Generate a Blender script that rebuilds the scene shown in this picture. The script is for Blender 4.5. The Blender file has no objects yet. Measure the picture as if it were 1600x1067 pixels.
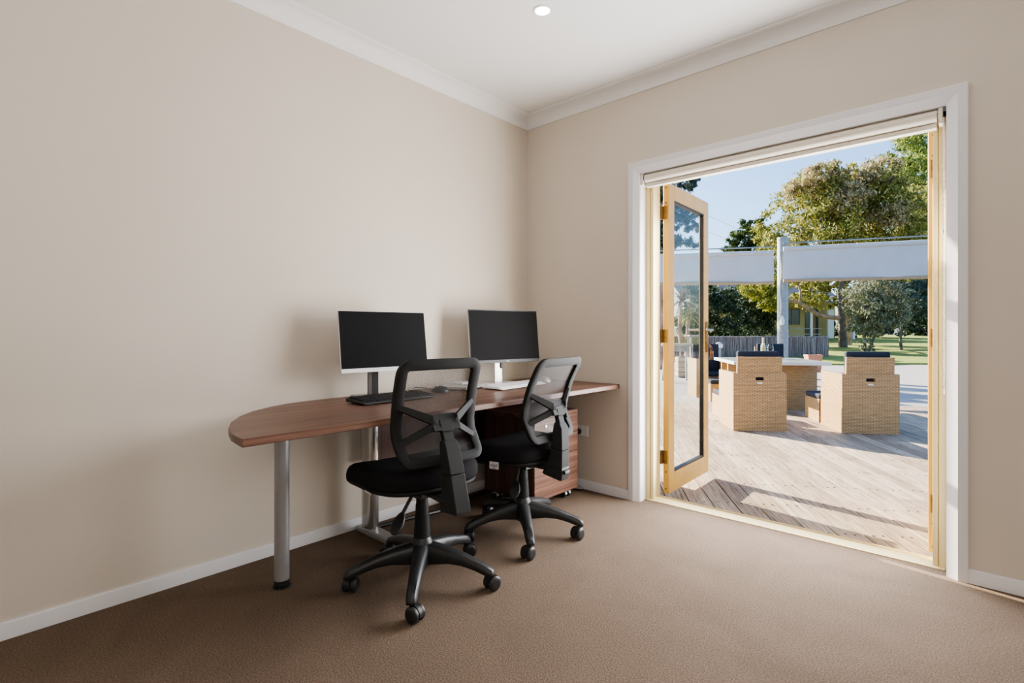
import bpy, bmesh, math, random
from mathutils import Vector, Matrix
R = math.radians
PI = math.pi
random.seed(7)
scene = bpy.context.scene
col = scene.collection

# ------------------------------------------------------------------ materials
def new_mat(name):
    m = bpy.data.materials.new(name)
    m.use_nodes = True
    nt = m.node_tree
    b = nt.nodes['Principled BSDF']
    return m, nt, b

def N(nt, kind, **kw):
    n = nt.nodes.new(kind)
    for k, v in kw.items():
        if k in n.inputs.keys():
            n.inputs[k].default_value = v
        else:
            setattr(n, k, v)
    return n

def ramp(nt, fac, stops):
    r = nt.nodes.new('ShaderNodeValToRGB')
    e = r.color_ramp.elements
    while len(e) < len(stops):
        e.new(0.5)
    for el, (p, c) in zip(e, stops):
        el.position = p
        el.color = (*c, 1)
    nt.links.new(fac, r.inputs['Fac'])
    return r.outputs['Color']

def coords(nt, kind='Object', scale=(1, 1, 1), rot=(0, 0, 0)):
    tc = nt.nodes.new('ShaderNodeTexCoord')
    mp = nt.nodes.new('ShaderNodeMapping')
    mp.inputs['Scale'].default_value = scale
    mp.inputs['Rotation'].default_value = rot
    nt.links.new(tc.outputs[kind], mp.inputs['Vector'])
    return mp.outputs['Vector']

def bump(nt, b, height, strength=0.3, dist=0.01):
    bp = nt.nodes.new('ShaderNodeBump')
    bp.inputs['Strength'].default_value = strength
    bp.inputs['Distance'].default_value = dist
    nt.links.new(height, bp.inputs['Height'])
    nt.links.new(bp.outputs['Normal'], b.inputs['Normal'])

def plain(name, c, rough=0.5, metal=0.0, spec=0.5, noise=0.0, nscale=40, bumpk=0.0):
    m, nt, b = new_mat(name)
    b.inputs['Roughness'].default_value = rough
    b.inputs['Metallic'].default_value = metal
    b.inputs['Specular IOR Level'].default_value = spec
    v = coords(nt)
    n = N(nt, 'ShaderNodeTexNoise', Scale=nscale, Detail=4.0)
    nt.links.new(v, n.inputs['Vector'])
    k = noise
    c0 = tuple(max(0, x * (1 - k)) for x in c)
    c1 = tuple(min(1, x * (1 + k)) for x in c)
    nt.links.new(ramp(nt, n.outputs['Fac'], [(0.3, c0), (0.7, c1)]), b.inputs['Base Color'])
    if bumpk:
        bump(nt, b, n.outputs['Fac'], bumpk, 0.005)
    return m

def wood(name, dark, mid, light, axis=1, scale=1.0, rough=0.4, spec=0.35):
    m, nt, b = new_mat(name)
    s = [38 * scale] * 3
    s[axis] = 1.1 * scale
    v = coords(nt, 'Object', tuple(s))
    n1 = N(nt, 'ShaderNodeTexNoise', Scale=1.0, Detail=6.0, Roughness=0.65, Distortion=0.6)
    nt.links.new(v, n1.inputs['Vector'])
    s2 = [150 * scale] * 3
    s2[axis] = 2.5 * scale
    v2 = coords(nt, 'Object', tuple(s2))
    n2 = N(nt, 'ShaderNodeTexNoise', Scale=1.0, Detail=3.0)
    nt.links.new(v2, n2.inputs['Vector'])
    mx = N(nt, 'ShaderNodeMath', operation='MULTIPLY_ADD')
    nt.links.new(n2.outputs['Fac'], mx.inputs[0])
    mx.inputs[1].default_value = 0.35
    nt.links.new(n1.outputs['Fac'], mx.inputs[2])
    c = ramp(nt, mx.outputs[0], [(0.45, dark), (0.66, mid), (0.86, light)])
    nt.links.new(c, b.inputs['Base Color'])
    b.inputs['Roughness'].default_value = rough
    b.inputs['Specular IOR Level'].default_value = spec
    return m

def wicker(name, dark, light, spec=0.4):
    m, nt, b = new_mat(name)
    v = coords(nt, 'UV')
    br = N(nt, 'ShaderNodeTexBrick', Scale=1.0)
    br.inputs['Color1'].default_value = (*light, 1)
    br.inputs['Color2'].default_value = (*[0.8 * x for x in light], 1)
    br.inputs['Mortar'].default_value = (*dark, 1)
    br.inputs['Mortar Size'].default_value = 0.0028
    br.inputs['Mortar Smooth'].default_value = 0.6
    br.inputs['Brick Width'].default_value = 0.055
    br.inputs['Row Height'].default_value = 0.0155
    nt.links.new(v, br.inputs['Vector'])
    n = N(nt, 'ShaderNodeTexNoise', Scale=9.0, Detail=5.0)
    v3 = coords(nt, 'UV', (1, 14, 1))
    nt.links.new(v3, n.inputs['Vector'])
    mx = N(nt, 'ShaderNodeMixRGB', blend_type='MULTIPLY', Fac=0.6)
    nt.links.new(br.outputs['Color'], mx.inputs[1])
    nt.links.new(ramp(nt, n.outputs['Fac'], [(0.3, (0.62, 0.6, 0.58)), (0.75, (1, 1, 1))]), mx.inputs[2])
    nt.links.new(mx.outputs[0], b.inputs['Base Color'])
    b.inputs['Roughness'].default_value = 0.36
    b.inputs['Specular IOR Level'].default_value = spec
    inv = N(nt, 'ShaderNodeMath', operation='SUBTRACT')
    inv.inputs[0].default_value = 1.0
    nt.links.new(br.outputs['Fac'], inv.inputs[1])
    bump(nt, b, inv.outputs[0], 0.7, 0.004)
    return m

def leafmat(name, stops, rough=0.6, trans=0.25):
    m, nt, b = new_mat(name)
    g = nt.nodes.new('ShaderNodeNewGeometry')
    c = ramp(nt, g.outputs['Random Per Island'], stops)
    nt.links.new(c, b.inputs['Base Color'])
    b.inputs['Roughness'].default_value = rough
    b.inputs['Specular IOR Level'].default_value = 0.25
    t = nt.nodes.new('ShaderNodeBsdfTranslucent')
    nt.links.new(c, t.inputs['Color'])
    mix = nt.nodes.new('ShaderNodeMixShader')
    mix.inputs[0].default_value = trans
    out = nt.nodes['Material Output']
    nt.links.new(b.outputs[0], mix.inputs[1])
    nt.links.new(t.outputs[0], mix.inputs[2])
    nt.links.new(mix.outputs[0], out.inputs['Surface'])
    return m

def glassmat(name, tint=(1, 1, 1), refl=0.1):
    """thin window glass: clear straight through plus a mirror reflection that grows at grazing angles"""
    m, nt, b = new_mat(name)
    tr = nt.nodes.new('ShaderNodeBsdfTransparent')
    tr.inputs['Color'].default_value = (*tint, 1)
    gl = nt.nodes.new('ShaderNodeBsdfGlossy')
    gl.inputs['Roughness'].default_value = 0.0
    lw = nt.nodes.new('ShaderNodeLayerWeight')
    lw.inputs['Blend'].default_value = 0.5
    pw = N(nt, 'ShaderNodeMath', operation='POWER')
    nt.links.new(lw.outputs['Facing'], pw.inputs[0])
    pw.inputs[1].default_value = 5.0
    ma = N(nt, 'ShaderNodeMath', operation='MULTIPLY_ADD')
    nt.links.new(pw.outputs[0], ma.inputs[0])
    ma.inputs[1].default_value = 0.45
    ma.inputs[2].default_value = 0.035
    mix = nt.nodes.new('ShaderNodeMixShader')
    nt.links.new(ma.outputs[0], mix.inputs[0])
    nt.links.new(tr.outputs[0], mix.inputs[1])
    nt.links.new(gl.outputs[0], mix.inputs[2])
    nt.links.new(mix.outputs[0], nt.nodes['Material Output'].inputs['Surface'])
    return m

M = {}
M['wall'] = plain('cream wall paint', (0.66, 0.60, 0.525), 0.75, noise=0.015, nscale=3, spec=0.2)
M['ceiling'] = plain('white ceiling paint', (0.80, 0.80, 0.80), 0.8, noise=0.01, nscale=2, spec=0.2)
M['trim'] = plain('white gloss trim paint', (0.74, 0.74, 0.76), 0.4, noise=0.01, nscale=5)
M['yellow'] = plain('cream yellow frame paint', (0.80, 0.655, 0.35), 0.38, noise=0.03, nscale=6)
M['leafyellow'] = plain('golden varnished door paint', (0.74, 0.475, 0.14), 0.35, noise=0.06, nscale=8)
M['blind'] = plain('cream blind fabric', (0.80, 0.74, 0.64), 0.7, noise=0.02, nscale=60)
M['plasticcream'] = plain('cream blind plastic', (0.78, 0.72, 0.62), 0.4)
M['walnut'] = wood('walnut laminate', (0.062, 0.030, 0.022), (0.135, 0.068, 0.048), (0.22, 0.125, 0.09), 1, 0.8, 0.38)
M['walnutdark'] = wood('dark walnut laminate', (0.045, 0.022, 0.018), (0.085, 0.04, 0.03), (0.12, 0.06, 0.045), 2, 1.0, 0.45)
M['silver'] = plain('silver powder coat', (0.36, 0.36, 0.37), 0.45, 0.4, noise=0.03)
M['steel'] = plain('brushed steel', (0.62, 0.62, 0.62), 0.25, 0.95, noise=0.04)
M['alu'] = plain('light aluminium', (0.72, 0.72, 0.72), 0.35, 0.55, noise=0.02)
M['whiteplastic'] = plain('white plastic', (0.80, 0.80, 0.80), 0.4, noise=0.01)
M['greykeys'] = plain('pale grey keycaps', (0.70, 0.70, 0.71), 0.5, noise=0.02)
M['black'] = plain('black plastic', (0.022, 0.023, 0.024), 0.42, noise=0.1, nscale=200)
M['blackgrey'] = plain('charcoal plastic', (0.021, 0.0212, 0.0215), 0.6, spec=0.18, noise=0.08, nscale=300, bumpk=0.05)
M['supportgrey'] = plain('dark grey support plastic', (0.040, 0.041, 0.042), 0.65, spec=0.12, noise=0.08, nscale=300, bumpk=0.05)
M['standgrey'] = plain('dark brownish grey stand', (0.13, 0.118, 0.112), 0.4, 0.3)
M['blackfabric'] = plain('black woven fabric', (0.017, 0.016, 0.018), 0.95, noise=0.4, nscale=500, bumpk=0.4, spec=0.15)
M['screen'] = plain('dark glass screen', (0.019, 0.019, 0.020), 0.45, spec=0.04)
M['bezelblack'] = plain('black bezel', (0.02, 0.02, 0.021), 0.4)
M['tag'] = plain('white cloth tag', (0.75, 0.72, 0.72), 0.7, noise=0.05)
M['ink'] = plain('dark ink', (0.03, 0.03, 0.03), 0.7)
M['navy'] = plain('navy cushion fabric', (0.030, 0.036, 0.052), 0.85, noise=0.25, nscale=150, bumpk=0.15, spec=0.3)
M['wicker'] = wicker('honey wicker', (0.19, 0.115, 0.05), (0.67, 0.43, 0.20), 0.65)
M['tabletop'] = plain('frosted grey table glass', (0.34, 0.37, 0.38), 0.18, noise=0.05, nscale=3)
M['brass'] = plain('tarnished brass', (0.30, 0.19, 0.08), 0.4, 0.8, noise=0.2)
M['copper'] = plain('coppery key metal', (0.50, 0.26, 0.11), 0.35, 0.7, noise=0.1)
M['galv'] = plain('galvanised steel', (0.27, 0.30, 0.32), 0.45, 0.35, noise=0.15, nscale=14)
M['canvas'] = plain('white canvas', (0.56, 0.565, 0.58), 0.8, noise=0.03, nscale=5)
M['hem'] = plain('tan awning hem bar', (0.42, 0.30, 0.18), 0.6, noise=0.1)
M['rope'] = plain('white rope', (0.7, 0.7, 0.68), 0.8)
M['bark'] = plain('pinkish gum bark', (0.36, 0.235, 0.16), 0.9, noise=0.5, nscale=4, bumpk=0.6)
M['barkdark'] = plain('dark bark', (0.13, 0.10, 0.075), 0.9, noise=0.4, nscale=5, bumpk=0.6)
M['weather'] = plain('yellow weatherboard', (0.55, 0.44, 0.20), 0.7, noise=0.06)
M['roof'] = plain('dark roof iron', (0.16, 0.16, 0.165), 0.6, noise=0.1)
M['darkglass'] = plain('dark window glass', (0.05, 0.06, 0.06), 0.1)
M['doorbrown'] = plain('tan house door', (0.30, 0.17, 0.07), 0.5)
M['terracotta'] = plain('terracotta', (0.48, 0.22, 0.13), 0.8, noise=0.2)
M['timberweather'] = wood('weathered timber', (0.20, 0.15, 0.10), (0.36, 0.27, 0.18), (0.50, 0.40, 0.28), 0, 0.5, 0.8)
M['timbergrey'] = wood('grey outdoor timber', (0.22, 0.21, 0.19), (0.36, 0.34, 0.31), (0.48, 0.46, 0.42), 2, 0.5, 0.8)
M['thatch'] = plain('thatch seed', (0.2, 0.16, 0.15), 0.95)
M['soil'] = plain('soil', (0.06, 0.045, 0.03), 0.95, noise=0.4)
M['glass'] = glassmat('clear door glass', (0.97, 0.98, 0.97))
M['lens'] = plain('downlight lens', (1, 1, 1), 0.5)
nt = M['lens'].node_tree
nt.nodes['Principled BSDF'].inputs['Emission Color'].default_value = (1, 0.98, 0.95, 1)
nt.nodes['Principled BSDF'].inputs['Emission Strength'].default_value = 6.0
m, nt, b = new_mat('drinking glass')
b.inputs['Transmission Weight'].default_value = 1.0
b.inputs['Roughness'].default_value = 0.0
b.inputs['IOR'].default_value = 1.3
M['drinkglass'] = m
m, nt, b = new_mat('pale wine bottle glass')
b.inputs['Base Color'].default_value = (0.80, 0.78, 0.42, 1)
b.inputs['Transmission Weight'].default_value = 0.8
b.inputs['Roughness'].default_value = 0.05
M['bottleglass'] = m
M['foil'] = plain('tan bottle foil', (0.62, 0.47, 0.32), 0.4, 0.2)

# carpet
m, nt, b = new_mat('brown cut pile carpet')
v = coords(nt, 'Object')
n1 = N(nt, 'ShaderNodeTexNoise', Scale=190.0, Detail=3.0, Roughness=0.75)
n2 = N(nt, 'ShaderNodeTexNoise', Scale=2.2, Detail=4.0, Distortion=1.2)
nt.links.new(v, n1.inputs['Vector']); nt.links.new(v, n2.inputs['Vector'])
c1 = ramp(nt, n1.outputs['Fac'], [(0.25, (0.070, 0.050, 0.035)), (0.5, (0.180, 0.133, 0.099)), (0.78, (0.320, 0.247, 0.190))])
c2 = ramp(nt, n2.outputs['Fac'], [(0.35, (0.88, 0.88, 0.88)), (0.65, (1.0, 1.0, 1.0))])
mx = N(nt, 'ShaderNodeMixRGB', blend_type='MULTIPLY', Fac=1.0)
nt.links.new(c1, mx.inputs[1]); nt.links.new(c2, mx.inputs[2])
nt.links.new(mx.outputs[0], b.inputs['Base Color'])
b.inputs['Roughness'].default_value = 1.0
b.inputs['Specular IOR Level'].default_value = 0.08
b.inputs['Sheen Weight'].default_value = 0.0
b.inputs['Sheen Roughness'].default_value = 0.5
bump(nt, b, n1.outputs['Fac'], 0.8, 0.005)
M['carpet'] = m

# chair mesh: a fine knit with real see-through holes
m, nt, b = new_mat('black chair mesh')
v = coords(nt, 'UV', (240, 240, 1), (0, 0, R(45)))
ck = N(nt, 'ShaderNodeTexVoronoi', feature='F1', distance='CHEBYCHEV', Scale=1.0, Randomness=0.0)
nt.links.new(v, ck.inputs['Vector'])
lt = N(nt, 'ShaderNodeMath', operation='LESS_THAN')
nt.links.new(ck.outputs['Distance'], lt.inputs[0]); lt.inputs[1].default_value = 0.34
tr = nt.nodes.new('ShaderNodeBsdfTransparent')
mix = nt.nodes.new('ShaderNodeMixShader')
b.inputs['Base Color'].default_value = (0.03, 0.029, 0.03, 1)
b.inputs['Roughness'].default_value = 0.6
nt.links.new(lt.outputs[0], mix.inputs[0])
nt.links.new(b.outputs[0], mix.inputs[1]); nt.links.new(tr.outputs[0], mix.inputs[2])
nt.links.new(mix.outputs[0], nt.nodes['Material Output'].inputs['Surface'])
M['mesh'] = m

# deck boards: each board is its own island, so each takes its own grey
m, nt, b = new_mat('weathered deck boards')
v = coords(nt, 'UV', (3.0, 60, 1))
n1 = N(nt, 'ShaderNodeTexNoise', Scale=1.0, Detail=8.0, Roughness=0.7, Distortion=1.0)
nt.links.new(v, n1.inputs['Vector'])
v2 = coords(nt, 'UV', (1.3, 5, 1))
n2 = N(nt, 'ShaderNodeTexNoise', Scale=1.5, Detail=4.0)
nt.links.new(v2, n2.inputs['Vector'])
g = nt.nodes.new('ShaderNodeNewGeometry')
c = ramp(nt, n1.outputs['Fac'], [(0.32, (0.15, 0.105, 0.07)), (0.46, (0.42, 0.335, 0.25)), (0.66, (0.65, 0.56, 0.44))])
ci = ramp(nt, g.outputs['Random Per Island'], [(0.0, (0.70, 0.65, 0.61)), (1.0, (1, 1, 1))])
cn = ramp(nt, n2.outputs['Fac'], [(0.3, (0.78, 0.75, 0.72)), (0.62, (1, 1, 1))])
m1 = N(nt, 'ShaderNodeMixRGB', blend_type='MULTIPLY', Fac=1.0)
m2 = N(nt, 'ShaderNodeMixRGB', blend_type='MULTIPLY', Fac=1.0)
nt.links.new(c, m1.inputs[1]); nt.links.new(ci, m1.inputs[2])
nt.links.new(m1.outputs[0], m2.inputs[1]); nt.links.new(cn, m2.inputs[2])
nt.links.new(m2.outputs[0], b.inputs['Base Color'])
b.inputs['Roughness'].default_value = 0.75
bump(nt, b, n1.outputs['Fac'], 0.5, 0.005)
M['deck'] = m
M['nail'] = plain('dark nail heads', (0.03, 0.026, 0.022), 0.7)

M['paving'] = plain('pale asphalt paving', (0.31, 0.30, 0.29), 0.9, noise=0.10, nscale=12, bumpk=0.15)
m, nt, b = new_mat('mown lawn')
v = coords(nt, 'Object')
n1 = N(nt, 'ShaderNodeTexNoise', Scale=26.0, Detail=6.0, Roughness=0.75)
n2 = N(nt, 'ShaderNodeTexNoise', Scale=0.5, Detail=3.0)
nt.links.new(v, n1.inputs['Vector']); nt.links.new(v, n2.inputs['Vector'])
c1 = ramp(nt, n1.outputs['Fac'], [(0.3, (0.13, 0.18, 0.03)), (0.7, (0.42, 0.46, 0.11))])
c2 = ramp(nt, n2.outputs['Fac'], [(0.35, (0.85, 0.85, 0.75)), (0.65, (1.0, 1.0, 1.0))])
mx = N(nt, 'ShaderNodeMixRGB', blend_type='MULTIPLY', Fac=1.0)
nt.links.new(c1, mx.inputs[1]); nt.links.new(c2, mx.inputs[2])
nt.links.new(mx.outputs[0], b.inputs['Base Color'])
b.inputs['Roughness'].default_value = 0.9
bump(nt, b, n1.outputs['Fac'], 0.9, 0.05)
M['lawn'] = m
# brush fence: vertical twigs
M['twig'] = leafmat('brushwood twigs', [(0.0, (0.11, 0.085, 0.08)), (0.5, (0.27, 0.215, 0.20)), (1.0, (0.47, 0.39, 0.36))], 0.9, 0.05)
M['gum'] = leafmat('gum leaves', [(0, (0.07, 0.095, 0.025)), (0.4, (0.26, 0.27, 0.06)), (0.8, (0.45, 0.42, 0.12)), (1, (0.60, 0.50, 0.26))])
M['gumpink'] = leafmat('new pinkish gum leaves', [(0, (0.16, 0.15, 0.06)), (0.5, (0.42, 0.35, 0.18)), (1, (0.62, 0.50, 0.32))])
M['bright'] = leafmat('bright green leaves', [(0, (0.06, 0.10, 0.025)), (0.5, (0.22, 0.29, 0.07)), (1, (0.46, 0.49, 0.16))])
M['conifer'] = leafmat('conifer needles', [(0, (0.015, 0.035, 0.012)), (0.6, (0.06, 0.10, 0.025)), (1, (0.15, 0.19, 0.05))])
M['yellowleaf'] = leafmat('yellow green leaves', [(0, (0.10, 0.12, 0.02)), (0.5, (0.28, 0.29, 0.05)), (1, (0.48, 0.44, 0.12))])
M['darkleaf'] = leafmat('dark shrub leaves', [(0, (0.012, 0.025, 0.014)), (0.6, (0.045, 0.075, 0.04)), (1, (0.13, 0.16, 0.09))])
M['olive'] = leafmat('grey olive leaves', [(0, (0.09, 0.105, 0.06)), (0.5, (0.22, 0.235, 0.15)), (1, (0.40, 0.40, 0.29))])
M['bluegum'] = leafmat('blue green gum leaves', [(0, (0.025, 0.045, 0.035)), (0.6, (0.09, 0.13, 0.10)), (1, (0.20, 0.24, 0.19))])
M['frond'] = leafmat('dry strap fronds', [(0, (0.10, 0.065, 0.05)), (0.5, (0.27, 0.18, 0.13)), (1, (0.46, 0.36, 0.27))])
M['frondgreen'] = leafmat('green strap fronds', [(0, (0.14, 0.16, 0.05)), (1, (0.36, 0.36, 0.14))])

# ------------------------------------------------------------------ mesh builder
class MB:
    def __init__(s):
        s.bm = bmesh.new()

    def _x(s, verts, mtx):
        if mtx is not None:
            bmesh.ops.transform(s.bm, matrix=mtx, verts=verts)

    def box(s, c, d, mtx=None, mi=0):
        x, y, z = c
        a, b, e = d[0] / 2, d[1] / 2, d[2] / 2
        vs = [s.bm.verts.new((x + i * a, y + j * b, z + k * e)) for k in (-1, 1) for j in (-1, 1) for i in (-1, 1)]
        for f in ((0, 2, 3, 1), (4, 5, 7, 6), (0, 1, 5, 4), (2, 6, 7, 3), (0, 4, 6, 2), (1, 3, 7, 5)):
            s.bm.faces.new([vs[i] for i in f]).material_index = mi
        s._x(vs, mtx)
        return s

    def span(s, a, b, mtx=None, mi=0):
        return s.box([(a[i] + b[i]) / 2 for i in range(3)], [abs(b[i] - a[i]) for i in range(3)], mtx, mi)

    def loft(s, rings, closed=True, caps=True, mtx=None, mi=0):
        R_ = [[s.bm.verts.new(p) for p in r] for r in rings]
        n = len(R_[0])
        for a, b in zip(R_[:-1], R_[1:]):
            for i in range(n if closed else n - 1):
                j = (i + 1) % n
                s.bm.faces.new((a[i], a[j], b[j], b[i])).material_index = mi
        if caps:
            s.bm.faces.new(list(reversed(R_[0]))).material_index = mi
            s.bm.faces.new(R_[-1]).material_index = mi
        s._x([v for r in R_ for v in r], mtx)
        return s

    def prism(s, poly, z0, z1, mtx=None, mi=0):
        return s.loft([[(x, y, z0) for x, y in poly], [(x, y, z1) for x, y in poly]], mtx=mtx, mi=mi)

    def tube(s, pts, r, seg=10, caps=True, mtx=None, mi=0):
        pts = [Vector(p) for p in pts]
        rs = r if isinstance(r, (list, tuple)) else [r] * len(pts)
        rings = []
        up = None
        for i, p in enumerate(pts):
            t = (pts[min(i + 1, len(pts) - 1)] - pts[max(i - 1, 0)]).normalized()
            if up is None:
                up = t.orthogonal().normalized()
            u = (up - t * up.dot(t))
            u = u.normalized() if u.length > 1e-6 else t.orthogonal().normalized()
            up = u
            w = t.cross(u)
            rings.append([p + (u * math.cos(2 * PI * k / seg) + w * math.sin(2 * PI * k / seg)) * rs[i] for k in range(seg)])
        return s.loft(rings, caps=caps, mtx=mtx, mi=mi)

    def lathe(s, prof, seg=24, mtx=None, mi=0, caps=True):
        rings = [[(r * math.cos(2 * PI * k / seg), r * math.sin(2 * PI * k / seg), z) for k in range(seg)] for r, z in prof]
        return s.loft(rings, caps=caps, mtx=mtx, mi=mi)

    def quad(s, pts, mi=0):
        s.bm.faces.new([s.bm.verts.new(p) for p in pts]).material_index = mi
        return s

    def build(s, name, mat, parent=None, bevel=0.0, seg=2, smooth=35, uv=False):
        me = bpy.data.meshes.new(name)
        bmesh.ops.recalc_face_normals(s.bm, faces=s.bm.faces)
        if uv:
            l = s.bm.loops.layers.uv.new('UVMap')
            for f in s.bm.faces:
                n = f.normal
                for lp in f.loops:
                    p = lp.vert.co
                    if abs(n.z) > 0.7:
                        lp[l].uv = (p.x, p.y)
                    elif abs(n.x) > abs(n.y):
                        lp[l].uv = (p.y, p.z)
                    else:
                        lp[l].uv = (p.x, p.z)
        s.bm.to_mesh(me)
        s.bm.free()
        for mm in (mat if isinstance(mat, (list, tuple)) else [mat]):
            me.materials.append(mm)
        if smooth:
            me.shade_smooth()
            me.set_sharp_from_angle(angle=R(smooth))
        o = bpy.data.objects.new(name, me)
        col.objects.link(o)
        if parent is not None:
            o.parent = parent
        if bevel:
            bv = o.modifiers.new('bevel', 'BEVEL')
            bv.width = bevel
            bv.segments = seg
            bv.limit_method = 'ANGLE'
            bv.angle_limit = R(40)
            bv.harden_normals = False
        return o

def tag(o, label=None, cat=None, group=None, kind=None):
    if label: o['label'] = label
    if cat: o['category'] = cat
    if group: o['group'] = group
    if kind: o['kind'] = kind
    return o

def thing(name, label, cat, loc=(0, 0, 0), rz=0.0, group=None):
    o = bpy.data.objects.new(name, None)
    o.empty_display_size = 0.1
    col.objects.link(o)
    o.location = loc
    o.rotation_euler = (0, 0, rz)
    return tag(o, label, cat, group)

def struct(o):
    o['kind'] = 'structure'
    return o

def copy_tree(o, parent=None):
    c = o.copy()
    col.objects.link(c)
    if parent is not None:
        c.parent = parent
        c.matrix_parent_inverse = o.matrix_parent_inverse.copy()
    for ch in [x for x in bpy.data.objects if x.parent == o]:
        copy_tree(ch, c)
    return c

def T(x, y, z): return Matrix.Translation((x, y, z))
def RX(a): return Matrix.Rotation(R(a), 4, 'X')
def RY(a): return Matrix.Rotation(R(a), 4, 'Y')
def RZ(a): return Matrix.Rotation(R(a), 4, 'Z')

def text_mesh(body, size, name, mat, parent, mtx, extrude=0.0003):
    cu = bpy.data.curves.new(name, 'FONT')
    cu.body = body
    cu.size = size
    cu.extrude = extrude
    cu.align_x = 'CENTER'
    cu.align_y = 'CENTER'
    tmp = bpy.data.objects.new(name, cu)
    col.objects.link(tmp)
    bpy.context.view_layer.update()
    me = bpy.data.meshes.new_from_object(tmp.evaluated_get(bpy.context.evaluated_depsgraph_get()))
    bpy.data.objects.remove(tmp)
    me.name = name
    me.materials.clear()
    me.materials.append(mat)
    me.transform(mtx)
    o = bpy.data.objects.new(name, me)
    col.objects.link(o)
    o.parent = parent
    return o

# ------------------------------------------------------------------ camera
CAM = Vector((2.551, -2.979, 1.08))
YAW = 0.73719
cam = bpy.data.cameras.new('camera')
cam.sensor_width = 36
cam.lens = 812.43 / 1600 * 36
cam.shift_y = -(533.5 - 516.96) / 1600
cam.clip_end = 400
co = bpy.data.objects.new('camera', cam)
col.objects.link(co)
co.location = CAM
co.rotation_euler = (R(90), 0, YAW)
scene.camera = co
FWD = Vector((-math.sin(YAW), math.cos(YAW), 0))
RGT = Vector((math.cos(YAW), math.sin(YAW), 0))

# camera-frame coordinates: d is depth along the view, l is offset to the right
VIEW_SCALE = 0.972  # scales outdoor depths, offsets and furniture sizes about the camera
def W(d, l, z=0.0):
    p = CAM + (FWD * d + RGT * l) * VIEW_SCALE
    return Vector((p.x, p.y, z))

def view_yaw(deg):
    """z rotation that points local +Y along the garden grid, turned deg to the right"""
    f = FWD * math.cos(R(deg)) + RGT * math.sin(R(deg))
    return math.atan2(-f.x, f.y)

def at(px, py, d):
    """back-projects image pixel px, py to the point at camera depth d metres"""
    p = CAM + FWD * d + RGT * ((px - 800) / 812.43 * d)
    return Vector((p.x, p.y, 1.08 + (516.96 - py) / 812.43 * d))

# ------------------------------------------------------------------ room shell
XR, YB, H = 4.7, -5.3, 2.668
TH = 0.168
struct(MB().span((-0.2, YB - 0.2, -0.1), (XR + 0.2, 0.07, 0)).build('floor', M['carpet'], smooth=0))
struct(MB().span((-0.2, YB - 0.2, H), (XR + 0.2, TH, H + 0.12)).build('ceiling', M['ceiling'], smooth=0))
struct(MB().span((-0.15, YB, 0), (0, TH, H)).build('wall_left', M['wall'], smooth=0))
OX0, OX1, OZ = 0.935, 2.435, 2.078
w = MB()
w.span((0, 0, -0.1), (OX0, TH, H)).span((OX1, 0, -0.1), (XR, TH, H)).span((OX0, 0, OZ), (OX1, TH, H))
struct(w.build('wall_right', M['wall'], smooth=0))
struct(MB().span((XR, YB, 0), (XR + 0.15, TH, H)).build('wall_side', M['wall'], smooth=0))
struct(MB().span((-0.15, YB - 0.15, 0), (XR + 0.15, YB, H)).build('wall_back', M['wall'], smooth=0))

# cove cornice
def cornice_profile():
    c, dz = 0.09, 0.08
    pts = [(0, H - dz), (0.006, H - dz)]
    for k in range(9):
        a = R(90 * k / 8)
        pts.append((0.010 + (c - 0.022) * (1 - math.cos(a)), H - dz + 0.008 + (dz - 0.018) * math.sin(a)))
    pts += [(c - 0.008, H - 0.007), (c, H - 0.006), (c, H), (0, H)]
    return pts
cp = cornice_profile()
m1 = MB().loft([[(x, YB, z) for x, z in cp], [(x, -x, z) for x, z in cp]])
struct(m1.build('trim_1', M['ceiling'], smooth=30))
m1 = MB().loft([[(x, -x, z) for x, z in cp], [(XR, -x, z) for x, z in cp]])
struct(m1.build('trim_2', M['ceiling'], smooth=30))

# baseboards: flat face with a soft bevel towards the carpet as in the photo
bp = [(0, 0), (0.019, 0), (0.019, 0.020), (0.012, 0.054), (0.009, 0.058), (0, 0.058)]
struct(MB().loft([[(x, YB, z) for x, z in bp], [(x, -x, z) for x, z in bp]]).build('baseboard_left', M['trim'], smooth=20))
struct(MB().loft([[(x, -x, z) for x, z in bp], [(0.866, -x, z) for x, z in bp]]).build('baseboard_right', M['trim'], smooth=20))
struct(MB().loft([[(2.501, -x, z) for x, z in bp], [(XR, -x, z) for x, z in bp]]).build('baseboard_far', M['trim'], smooth=20))

# door architrave, mitred: flat outer half, sloped inner half
ap = [(0.0, 0.0), (0.0, -0.020), (0.004, -0.022), (0.034, -0.022), (0.073, -0.004), (0.073, 0.0)]  # (inward, y)
rings = []
for (sx, top) in ((0, 0), (0, 1), (1, 1), (1, 0)):
    ring = []
    for i, y in ap:
        x = 0.866 + i if sx == 0 else 2.501 - i
        z = (2.147 - i) if top else 0.0
        ring.append((x, y, z))
    rings.append(ring)
struct(MB().loft(rings).build('trim_3', M['trim'], smooth=20))

# white reveal lining
struct(MB().span((0.928, 0.0, 0), (0.942, 0.075, 2.074)).span((2.428, 0.0, 0), (2.442, 0.075, 2.074))
       .span((0.928, 0.0, 2.072), (2.442, 0.075, 2.084)).build('trim_4', M['trim'], smooth=0))

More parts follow.
